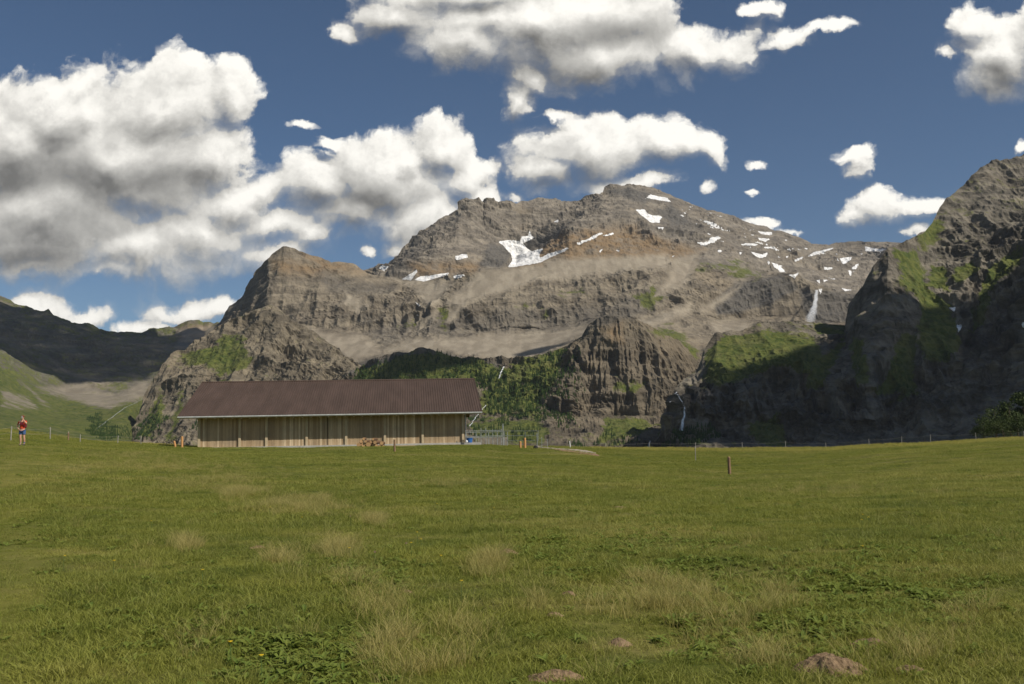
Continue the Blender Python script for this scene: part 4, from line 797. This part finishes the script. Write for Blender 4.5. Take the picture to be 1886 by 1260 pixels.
def scatter(name, variants, pts, scl, label, cat):
    coll = bpy.data.collections.new(name+'_kinds')
    for v in variants: coll.objects.link(v)
    me = bpy.data.meshes.new(name); me.vertices.add(len(pts)); me.vertices.foreach_set('co', np.asarray(pts, np.float32).ravel())
    me.attributes.new('sc', 'FLOAT', 'POINT').data.foreach_set('value', np.asarray(scl, np.float32))
    me.attributes.new('rz', 'FLOAT', 'POINT').data.foreach_set('value', rng.uniform(0, 6.283, len(pts)).astype(np.float32))
    o = bpy.data.objects.new(name, me); COL.objects.link(o)
    g = bpy.data.node_groups.new(name+'_scatter', 'GeometryNodeTree'); g.interface.new_socket('Geometry', in_out='INPUT', socket_type='NodeSocketGeometry'); g.interface.new_socket('Geometry', in_out='OUTPUT', socket_type='NodeSocketGeometry')
    G = NT(g); gi = G.n.new('NodeGroupInput'); go = G.n.new('NodeGroupOutput')
    ip = G.n.new('GeometryNodeInstanceOnPoints'); ci = G.n.new('GeometryNodeCollectionInfo'); ci.inputs['Collection'].default_value = coll; ci.inputs['Separate Children'].default_value = True; ci.inputs['Reset Children'].default_value = True
    a1 = G.n.new('GeometryNodeInputNamedAttribute'); a1.data_type = 'FLOAT'; a1.inputs['Name'].default_value = 'sc'
    a2 = G.n.new('GeometryNodeInputNamedAttribute'); a2.data_type = 'FLOAT'; a2.inputs['Name'].default_value = 'rz'
    cx = G.n.new('ShaderNodeCombineXYZ'); g.links.new(a2.outputs[0], cx.inputs[2])
    ri = G.n.new('FunctionNodeRandomValue'); ri.data_type = 'INT'
    ri.inputs[4].default_value = 0; ri.inputs[5].default_value = len(variants)-1
    g.links.new(gi.outputs[0], ip.inputs['Points']); g.links.new(ci.outputs[0], ip.inputs['Instance']); ip.inputs['Pick Instance'].default_value = True
    g.links.new(ri.outputs[2], ip.inputs['Instance Index']); g.links.new(cx.outputs[0], ip.inputs['Rotation']); g.links.new(a1.outputs[0], ip.inputs['Scale']); g.links.new(ip.outputs[0], go.inputs[0])
    md = o.modifiers.new('scatter', 'NODES'); md.node_group = g
    return tag(o, label, cat, kind='stuff')
KEEP = []   # places kept clear of grass: (x, y, r)
def field_pts(D0, D1, dens, margin=.08):
    "uniform random points per square metre in the visible wedge"
    n = int(dens*.5*(D1**2-D0**2)*(1.06+2*margin)); D = np.sqrt(rng.uniform(D0**2, D1**2, n)); s = rng.uniform(-.53-margin, .53+margin, n)
    x, y = s*D, D
    k = np.ones(n, bool)
    k &= ~((y > 99.2) & (x > barn.location.x-1) & (x < barn.location.x+BW+2))
    for (a, c, r) in KEEP: k &= ((x-a)**2+(y-c)**2 > r*r)
    return x[k], y[k]
def with_z(x, y): return np.stack([x, y, ground_z(x, y)], 1)
# molehills first, the grass keeps off them
m_soil = mottled('molehill_soil', (.13,.083,.043), (.27,.185,.105), 22, bump=1., detail=8)
HILLS = [(1527,1237,.34,.17,'large fresh brown molehill near the lower right of the meadow'),(1607,1190,.22,.10,'lower flat molehill just up and right of the largest molehill'),(1020,1254,.28,.10,'molehill cut by the lower edge of the picture, below the middle'),(1047,1098,.16,.10,'crumbly molehill among dark grass below the middle of the meadow'),
 (1020,1138,.13,.06,'small flat molehill just below the crumbly middle one'),(929,1022,.26,.13,'dry molehill beside a tall grass clump left of the weed patch'),(474,1012,.18,.08,'small pale molehill in the left half of the meadow'),(1139,937,.26,.10,'faint dry molehill far out beyond the weed patch'),(1676,1246,.18,.08,'small molehill right of the largest one at the lower edge'),(1143,1190,.15,.06,'tiny half overgrown molehill left of the largest one'),(750,1092,.12,.05,'tiny dry molehill below and left of the leafy dark weeds'),(1220,1014,.2,.05,'flattened molehill remains behind the leafy weed patch')]
for (px, py, r, h, lb) in HILLS:
    r *= .62; h *= .85
    x, y, z = on_ground(px, py); KEEP.append((x, y, r*.4)); n = 44; v = []
    u, w = np.meshgrid(np.linspace(-1.35, 1.35, n), np.linspace(-1.35, 1.35, n), indexing='ij'); q = np.stack([u*r*3+px, w*r*3, 0*u+h], -1); nz = fbm(q, .5, .5, .5, 2, .6); nf = fbm(q, .11, .11, .11, 3, .7, True); rd = np.hypot(u, w)
    hh = np.where(rd < 1.24, .72*h*np.maximum(-.3, np.maximum(np.cos(np.minimum(1.24, rd)*math.pi/2.5), 0)**1.3-.25+nz*.65+nf*.18), -.05)
    X, Y = x+u*r, y+w*r*.8; v = np.stack([u*r, w*r*.8, ground_z(X, Y)-z+hh], -1).reshape(-1, 3)
    o = obj_np('molehill', v, grid_faces(n, n)[:, ::-1], m_soil); o.location = (x, y, z); tag(o, lb, 'molehill', 'molehills in the meadow')
g_turf = grass_mat('turf_blades', (.085,.145,.017), (.215,.26,.036), (.40,.38,.09), .42)
g_tall = grass_mat('tall_blades', (.13,.18,.03), (.24,.26,.05), (.46,.41,.14), .45)
g_dry = grass_mat('dry_blades', (.20,.23,.05), (.44,.38,.13), (.60,.50,.21), .45, patch=False)
g_weed = grass_mat('weed_leaves', (.095,.17,.026), (.20,.25,.045), (.26,.29,.075), .4, patch=False)
turf = [tuft('turf_tuft', 50, .03, .10, .0078, .18, 1.3, g_turf) for _ in range(4)]
turf.append(tuft('turf_tuft', 34, .06, .17, .006, .16, .9, g_turf))
far = [tuft('far_tuft', 34, .06, .16, .016, .42, .9, g_turf, 2) for _ in range(3)]
tall = [tuft('tall_tuft', 26, .12, .34, .005, .16, .8, g_tall, 4) for _ in range(3)]
dry = [tuft('dry_tuft', 42, .08, .30, .0036, .13, 1.1, g_dry, 4) for _ in range(3)]
weed = [leafy('weed_rosette', 10, .12, .030, g_weed) for _ in range(3)] + [leafy('weed_rosette', 12, .075, .036, g_weed)]
def dens_noise(x, y, s, seed): return fbm(np.stack([x, y, 0*x], 1), s, s, 1, 3, .55, False, seed)
def mowed(x, y):
    a, c = proj(with_z(x, y)); return np.maximum(in_poly(a, c, [(-60,960),(0,925),(95,850),(120,830),(60,815),(-60,815)], 15), in_poly(a, c, [(-400,1400),(-400,960),(0,940),(50,930),(90,1000),(60,1300)], 20))
P_, S_ = [], []
for D0, D1, dn, s in ((3.2, 9, 75, 1.), (9, 17, 55, 1.), (17, 30, 30, 1.25)):
    x, y = field_pts(D0, D1, dn); mo = mowed(x, y); P_.append(with_z(x, y)); S_.append(s*(.85+.45*dens_noise(x, y, 1.3, 4))*rng.uniform(.75, 1.25, len(x))*(1-.4*mo))
scatter('grass', turf, np.concatenate(P_), np.concatenate(S_), 'short green alpine turf covering the near meadow', 'grass')
P_, S_ = [], []
for D0, D1, dn, s in ((30, 60, 14, .9), (60, 145, 6.5, 1.2)):
    x, y = field_pts(D0, D1, dn); mo = mowed(x, y); P_.append(with_z(x, y)); S_.append(s*(.8+.6*dens_noise(x, y, 4, 4))*rng.uniform(.7, 1.2, len(x))*(1-.5*mo))
scatter('far_grass', far, np.concatenate(P_), np.concatenate(S_), 'grass of the farther meadow up to its rim', 'grass')
x, y = field_pts(3.5, 60, 1.8); k = dens_noise(x, y, 2.2, 9) > -.02; x, y = x[k], y[k]; x2, y2 = field_pts(90, 145, .9); q = P(np.array([1000., 1900.]), 800, 100); k2 = x2/y2 > .02; x2, y2 = x2[k2], y2[k2]
xx, yy = np.concatenate([x, x2]), np.concatenate([y, y2])
scatter('tall_grass', tall, with_z(xx, yy), np.where(yy > 60, 1.3, 1.)*rng.uniform(.6, 1.15, len(xx)), 'taller loose grass stems standing over the turf', 'grass')
g_rim = grass_mat('rim_blades', (.26,.25,.05), (.42,.38,.08), (.55,.48,.14), .45, patch=False)
rim = [tuft('rim_tuft', 40, .15, .45, .02, .5, .8, g_rim, 2) for _ in range(2)]
x, y = field_pts(112, 148, 1.3); q = proj(with_z(x, y)); k = ((q[0] > 1090) | ((q[0] < 330) & (dens_noise(x, y, 6, 2) > 0))); x, y = x[k], y[k]
scatter('rim_grass', rim, with_z(x, y), rng.uniform(.5, 1.1, len(x)), 'tall yellow grass along the far rim of the meadow', 'grass')
# dry straw coloured clumps where the photo has them
DRY = [(240,838,120,7,40),(330,862,110,10,34),(560,940,110,14,26),(450,905,60,8,16),(840,890,160,10,20),(1500,905,220,12,24),(150,870,60,10,10),(720,1190,50,60,26),(700,1120,70,40,22),(650,1070,50,30,14),(1260,1110,110,35,46),(1200,1085,40,25,14),(1420,1110,50,30,18),(1340,1150,60,35,14),(620,1015,40,22,14),(690,960,22,12,12),(430,912,34,10,14),(560,925,80,12,22),(400,885,90,14,26),(330,895,60,14,14),(345,1005,26,14,8),(860,1160,60,30,12),(900,1040,36,24,12),(1130,1120,60,30,10),(1400,1220,60,25,12),(1700,1200,120,40,16),(520,1030,40,18,8),(260,850,140,10,40),(500,930,60,12,10),(980,1110,40,30,8),(1780,1130,60,30,8),(760,1240,80,20,10),(370,1190,50,26,5)]
dx_, dy_ = [], []
for (cx, cy, rx, ry, n) in DRY:
    for _ in range(int(n*(1.4 if cy > 1050 else 5))):
        a, c = rng.normal(0, .5, 2); X, Y, _z = on_ground(cx+a*rx, min(cy+c*ry, 1330)); dx_.append(X); dy_.append(Y)
x, y = field_pts(4, 60, .22); dx_ = np.concatenate([dx_, x]); dy_ = np.concatenate([dy_, y])
scatter('dry_grass', dry, with_z(dx_, dy_), rng.uniform(.55, 1.15, len(dx_)), 'straw coloured dry grass clumps in the meadow', 'grass')
WEED = [(1110,1010,150,28,240),(1020,1000,70,20,80),(1560,1080,120,60,260),(1250,1060,90,30,80),(690,1055,60,22,90),(560,1215,120,40,120),(1700,1100,100,40,110),(300,1150,160,60,60),(1690,1010,120,20,60),(1300,1180,60,30,50),(120,985,60,14,40),(1170,940,140,14,40),(1870,990,40,12,40),(1450,1180,60,40,50)]
dx_, dy_ = [], []
for (cx, cy, rx, ry, n) in WEED:
    for _ in range(int(n*1.6)):
        a, c = rng.normal(0, .8, 2); X, Y, _z = on_ground(cx+a*rx, min(cy+c*ry, 1330)); dx_.append(X); dy_.append(Y)
x, y = field_pts(3.5, 40, 2.4); k = dens_noise(x, y, 1.8, 15) > .0; dx_ = np.concatenate([dx_, x[k]]); dy_ = np.concatenate([dy_, y[k]])
scatter('weeds', weed, with_z(dx_, dy_), rng.uniform(.35, 1.05, len(dx_)), 'broad leaved weeds growing in patches through the turf', 'weeds')
# yellow flowers: each a plant of its own
m_yel = mat('yellow_petals', (.75,.50,.02), .6)[0]; m_stem = mat('flower_stem', (.07,.12,.03), .7)[0]; m_pink = mat('pink_petals', (.42,.16,.28), .6)[0]
FL = [(480,1250),(423,1225),(556,969),(497,946),(278,969),(118,1048),(209,1057),(850,1106),(775,1010),(768,1003),(643,1026),(812,1041),(757,1025),(1590,965),(1600,963),(1588,970),(1660,910),(1680,915),(1590,1033),(805,935),(855,952),(372,1079),(241,914),(910,946)]
def flower(px, py, m, r_):
    x, y, z = on_ground(px, py+6); h = rng.uniform(.13, .2); o = empty('wildflower', (x, y, z), rng.uniform(0, 6)); ph_ = rng.uniform(.3, .8)
    MB().tube([(0, 0, 0), (.01, 0, h*.5), (.0, 0, h)], .0022, 5).build('stem', m_stem, o)
    v = [(0, 0, h+.004)]; f = []
    for i in range(12):
        a = i*math.pi/6; v += [(r_*math.cos(a-.2), r_*math.sin(a-.2), h+.006+.3*r_), (r_*1.05*math.cos(a+.05), r_*1.05*math.sin(a+.05), h+.008+.3*r_)]; f.append((0, 1+2*i, 2+2*i))
    MB().add(v, f).build('petals', m, o); return o
for (px, py) in FL: tag(flower(px, py, m_yel, .019), 'small yellow wildflower standing in the meadow grass', 'flower', 'yellow wildflowers in the meadow')
for (px, py) in ((748,1018),(645,968),(690,1042)): tag(flower(px, py, m_pink, .016), 'small pink clover head in the meadow grass', 'flower', 'pink clover heads in the meadow')

# ------------------------------------------------------------------ far conifer wood, bush trees on the right, falls
g_con = mottled('conifer_needles', (.016,.030,.010), (.040,.060,.020), .15, bump=0, coord='Generated')
m_con, N, b = mat('conifer_needles', rough=.9, spec=.1); pos = N.new('ShaderNodeNewGeometry').outputs['Position']
N.put(b.inputs['Base Color'], N.mix(N.ramp(N.noise(pos, .05, 4, .7), .35, .65), (.016,.034,.010,1), (.050,.078,.020,1)))
def conifer_cloud(name, sets, n, polys, hs, label):
    Q = []
    for (q, px, py, nn) in sets:
        m_ = mask(px, py, polys, 6, (14*fbm(q, 90, 90, 90, 3), 10*fbm(q, 80, 80, 80, 3, seed=2))); nz = fbm(q, 70, 70, 70, 3, .5, False, 41)
        w = (m_ > .5) & (nz > -.22) & (nn[..., 2] > .12) if True else 0; Q.append(q[w])
    Q = np.concatenate(Q); Q = Q[rng.choice(len(Q), min(n, len(Q)), replace=False)]
    co, fa = [], []; K = 6
    for q in Q:
        h = rng.uniform(*hs); r = h*rng.uniform(.17, .26); a0 = rng.uniform(0, 6); b0 = len(co)
        for lv, (z0, z1, rr) in enumerate(((.05, .5, 1.), (.35, .78, .72), (.62, 1., .45))):
            s = len(co)
            for k in range(K):
                a = a0+lv+2*math.pi*k/K; e = rr*r*rng.uniform(.65, 1.2); co.append((q[0]+e*math.cos(a), q[1]+e*math.sin(a), q[2]+h*z0*rng.uniform(.7, 1.2)))
            co.append((q[0], q[1], q[2]+h*z1)); fa += [(s+k, s+(k+1) % K, s+K) for k in range(K)]
    o = obj_np(name, co, fa, m_con); return tag(o, label, 'forest', kind='stuff')
conifer_cloud('conifer_wood', [(qE, pxE, pyE, nE), (qF, pxF, pyF, nF), (qG, pxG, pyG, nG)], 3600, FOREST, (6, 11), 'dark conifer wood clinging to the steps of the lower cliffs')
conifer_cloud('valley_scrub', [(qH, pxH, pyH, nH)], 700, [z8((560,1040),(700,970),(900,1000),(940,1090),(700,1100)), z8((600,960),(680,920),(760,980),(650,1010))], (4, 9), 'dark scrub on the valley floor left of the spur')
m_bark2 = mottled('tree_bark', (.06,.045,.03), (.12,.09,.06), 2)
m_leaf, N, b = mat('tree_leaves', rough=.7, spec=.2); pos = N.new('ShaderNodeNewGeometry').outputs['Position']
N.put(b.inputs['Base Color'], N.mix(N.ramp(N.noise(pos, .35, 5, .7), .3, .7), (.020,.035,.008,1), (.065,.085,.018,1)))
def bush_tree(px, py, D, h, w, label, seed):
    r = np.random.default_rng(seed); q = P(px, py, D); o = empty('broadleaf_tree', tuple(q)); tag(o, label, 'tree', 'trees at the right edge below the cliff')
    t = MB(); t.tube([(0, 0, -6), (.2, 0, h*.3), (.1, .2, h*.85)], [h*.035, h*.028, h*.008], 7); cl = []
    for i in range(9):
        a = r.uniform(0, 6.28); z0 = h*r.uniform(.12, .6); e = w*r.uniform(.3, .5); p1 = (e*math.cos(a), e*math.sin(a), z0+h*r.uniform(.08, .25)); t.tube([(0, 0, z0), (p1[0]*.5, p1[1]*.5, (z0+p1[2])/2+.2), p1], [h*.014, h*.01, h*.004], 5); cl.append((p1, w*r.uniform(.18, .30)))
    for i in range(12): a = r.uniform(0, 6.28); e = w*.42*math.sqrt(r.uniform()); z = h*r.uniform(.25, .95); e *= 1-.5*(z/h); cl.append(((e*math.cos(a), e*math.sin(a), z), w*r.uniform(.14, .26)))
    t.build('trunk', m_bark2, o)
    C = []; 
    for (c, rad) in cl:
        n = int(160); d = r.normal(0, 1, (n, 3)); d /= np.linalg.norm(d, axis=1, keepdims=True); C.append(np.array(c)+d*rad*(r.uniform(.35, 1.1, (n, 1)))*np.array([1, 1, .8]))
    C = np.concatenate(C); n = len(C); a = r.normal(0, 1, (n, 3)); a /= np.linalg.norm(a, axis=1, keepdims=True); c = np.cross(a, r.normal(0, 1, (n, 3))); c /= np.linalg.norm(c, axis=1, keepdims=True); s = h*.024*r.uniform(.6, 1.4, (n, 1))
    co = np.stack([C-a*s, C-c*s*.6, C+a*s, C+c*s*.6], 1).reshape(-1, 3); crown = obj_np('crown', co, np.arange(4*n).reshape(-1, 4), m_leaf, o); return o
BT = [(1812,812,420,9,9,'small dark tree at the left foot of the right hand tree group'),(1835,812,430,15,12,'second tree from the left in the right hand tree group'),(1862,806,440,16,12,'tall dark tree in the middle of the right hand tree group'),(1888,806,450,22,14,'tallest dark tree, cut by the right edge of the picture'),(1848,812,400,9,12,'low bush tree in front of the right hand tree group'),(1875,808,405,10,12,'round bush tree in front of the tallest tree at right')]
for i, (px, py, D, h, w, lb) in enumerate(BT): bush_tree(px, py, D, h, w, lb, 50+i)

m_fall, N, b = mat('falling_water', rough=.5, spec=.3); N.put(b.inputs['Base Color'], (.80,.82,.84,1))
tcn = N.new('ShaderNodeAttribute', attribute_name='mist').outputs['Fac']; pos = N.new('ShaderNodeNewGeometry').outputs['Position']
N.put(b.inputs['Alpha'], N.m('MULTIPLY', N.ramp(N.noise(N.v('MULTIPLY', pos, (.22, .22, .03)), 1., 5, .65), .28, .62), tcn))
def near_surface(sets, px, py):
    best = None
    for (q, a, c) in sets:
        d = (a-px)**2+(c-py)**2; 
        w = d < 9
        if not w.any(): continue
        qq = q[w]; k = np.argmin(qq[:, 1]); 
        if best is None or qq[k, 1] < best: best = qq[k, 1]
    return best
def water(name, line, label, off=14., nrow=24, cliff=True):
    "ribbon of falling water: (px,py,width_px,opacity)"
    T = np.array(line, float); co = []; al = []
    for i in range(nrow+1):
        s = i/nrow*(len(T)-1); k = min(int(s), len(T)-2); px, py, w, a = T[k]+(T[k+1]-T[k])*(s-k)
        if i == 0: D0_ = near_surface(SURF, *T[0, :2]) or 2500.; D1_ = near_surface(SURF, *T[-1, :2]) or 2500.; D1_ = min(D1_, D0_) if cliff else D1_
        D = D0_+(D1_-D0_)*i/nrow if cliff else (near_surface(SURF, px, py) or D0_); D -= off; px += .6*math.sin(i*1.3)
        for e in (-1, -.4, .4, 1):
            q = P(px+e*w/2, py, D-(1-e*e)*w*D/F*.35); co.append(q); al.append(a*(1 if abs(e) < .9 else .15))
    # keep the sheet from jumping between ledges
    co = np.array(co); ys = co[:, 1].copy(); 
    o = obj_np(name, co, grid_faces(nrow+1, 4), m_fall, smooth=True, attrs={'mist': ('FLOAT', np.array(al, np.float32))}); return tag(o, kind='structure')
SURF = [(qM, pxM, pyM), (qE, pxE, pyE), (qF, pxF, pyF), (qH, pxH, pyH)]
water('waterfall', [(1504,534,6,.9),(1503,548,8,1.),(1501,560,9,1.),(1498,572,15,.85),(1493,585,20,.6),(1490,598,20,.3)], '')
water('waterfall', [(1246,722,3,1),(1240,733,4,1),(1234,741,3,.8)], '')
water('waterfall', [(1247,726,3,1),(1255,738,3,1),(1260,748,3,1),(1261,762,4,.9),(1257,778,6,.9),(1255,793,8,.8)], '')
water('waterfall', [(928,675,2.5,1),(923,685,3,.9),(919,697,2.5,.8)], '')
water('mountain_stream', [(1197,812,3,1),(1194,826,4,.9)], '')
water('mountain_stream', [(266,733,1.8,.4),(252,741,1.8,.35),(228,752,2.,.45),(210,766,2.2,.5),(196,776,2.,.45),(178,790,2,.4)], '', 5., cliff=False)
water('mountain_stream', [(895,746,2,.8),(878,766,2,.8),(865,785,2.5,.8)], '')

# ------------------------------------------------------------------ cumulus clouds drifting above the frame: they shade the right hand cliffs and the left ridge
m_cl, N, b = mat('cloud_vapour', (.85,.85,.85), 1.)
tr_ = N.new('ShaderNodeBsdfTransparent'); mx = N.new('ShaderNodeMixShader'); pos = N.new('ShaderNodeNewGeometry').outputs['Position']
N.put(mx.inputs[0], N.ramp(N.noise(pos, .009, 5, .6), .32, .52, .35, .82)); N.put(mx.inputs[1], tr_); N.put(mx.inputs[2], b); N.put(m_cl.node_tree.nodes['Material Output'].inputs[0], mx)
def cloud_over(px, py, D, along, rx, ry, rz_, seed):
    c = Vector(P(px, py, D)) + sdir*along; n = 60; ths = np.linspace(0, 2*math.pi, n, endpoint=False); phs = np.linspace(0.02, math.pi-.02, 26); T, Pp = np.meshgrid(ths, phs)
    d = np.stack([np.sin(Pp)*np.cos(T), np.sin(Pp)*np.sin(T), np.cos(Pp)], -1); r = 1+.38*fbm(d*3+seed, 1, 1, 1, 5, .6); d[..., 2] = np.maximum(d[..., 2], -.45)
    co = d*r[..., None]*np.array([rx, ry, rz_])
    f = grid_faces(26, n); w = (np.arange(25)*n); f = np.concatenate([f, np.stack([w+n-1, w, w+n, w+2*n-1], 1)])
    o = obj_np('cloud', co.reshape(-1, 3), f, m_cl, smooth=True); o.location = c; return tag(o, kind='structure')

cloud_over(1610, 775, 1700, 2400, 300, 290, 90, 1.5)
cloud_over(1900, 640, 1830, 2500, 170, 170, 70, 4.2)
cloud_over(1860, 770, 1600, 2400, 260, 200, 70, 5.2)
cloud_over(1350, 790, 1720, 2400, 150, 150, 60, 8.2)
cloud_over(0, 640, 4400, 3200, 950, 850, 200, 2.7)
cloud_over(790, 678, 2500, 2400, 120, 90, 40, 6.1)
cloud_over(1000, 640, 2900, 2500, 60, 60, 30, 9.1)

# ------------------------------------------------------------------ haze
m_hz = bpy.data.materials.new('mountain_air'); m_hz.use_nodes = True; N = NT(m_hz.node_tree); N.n.clear(); ou = N.new('ShaderNodeOutputMaterial')
pv = N.new('ShaderNodeVolumePrincipled'); pv.inputs['Color'].default_value = (.80, .88, 1., 1); pv.inputs['Density'].default_value = 1.7e-5; pv.inputs['Anisotropy'].default_value = .2; N.put(ou.inputs['Volume'], pv.outputs[0])
hz = MB().box((0, 2000, 620), (19000, 17000, 1680)).build('haze', m_hz); hz.display_type = 'WIRE'; tag(hz, kind='stuff')
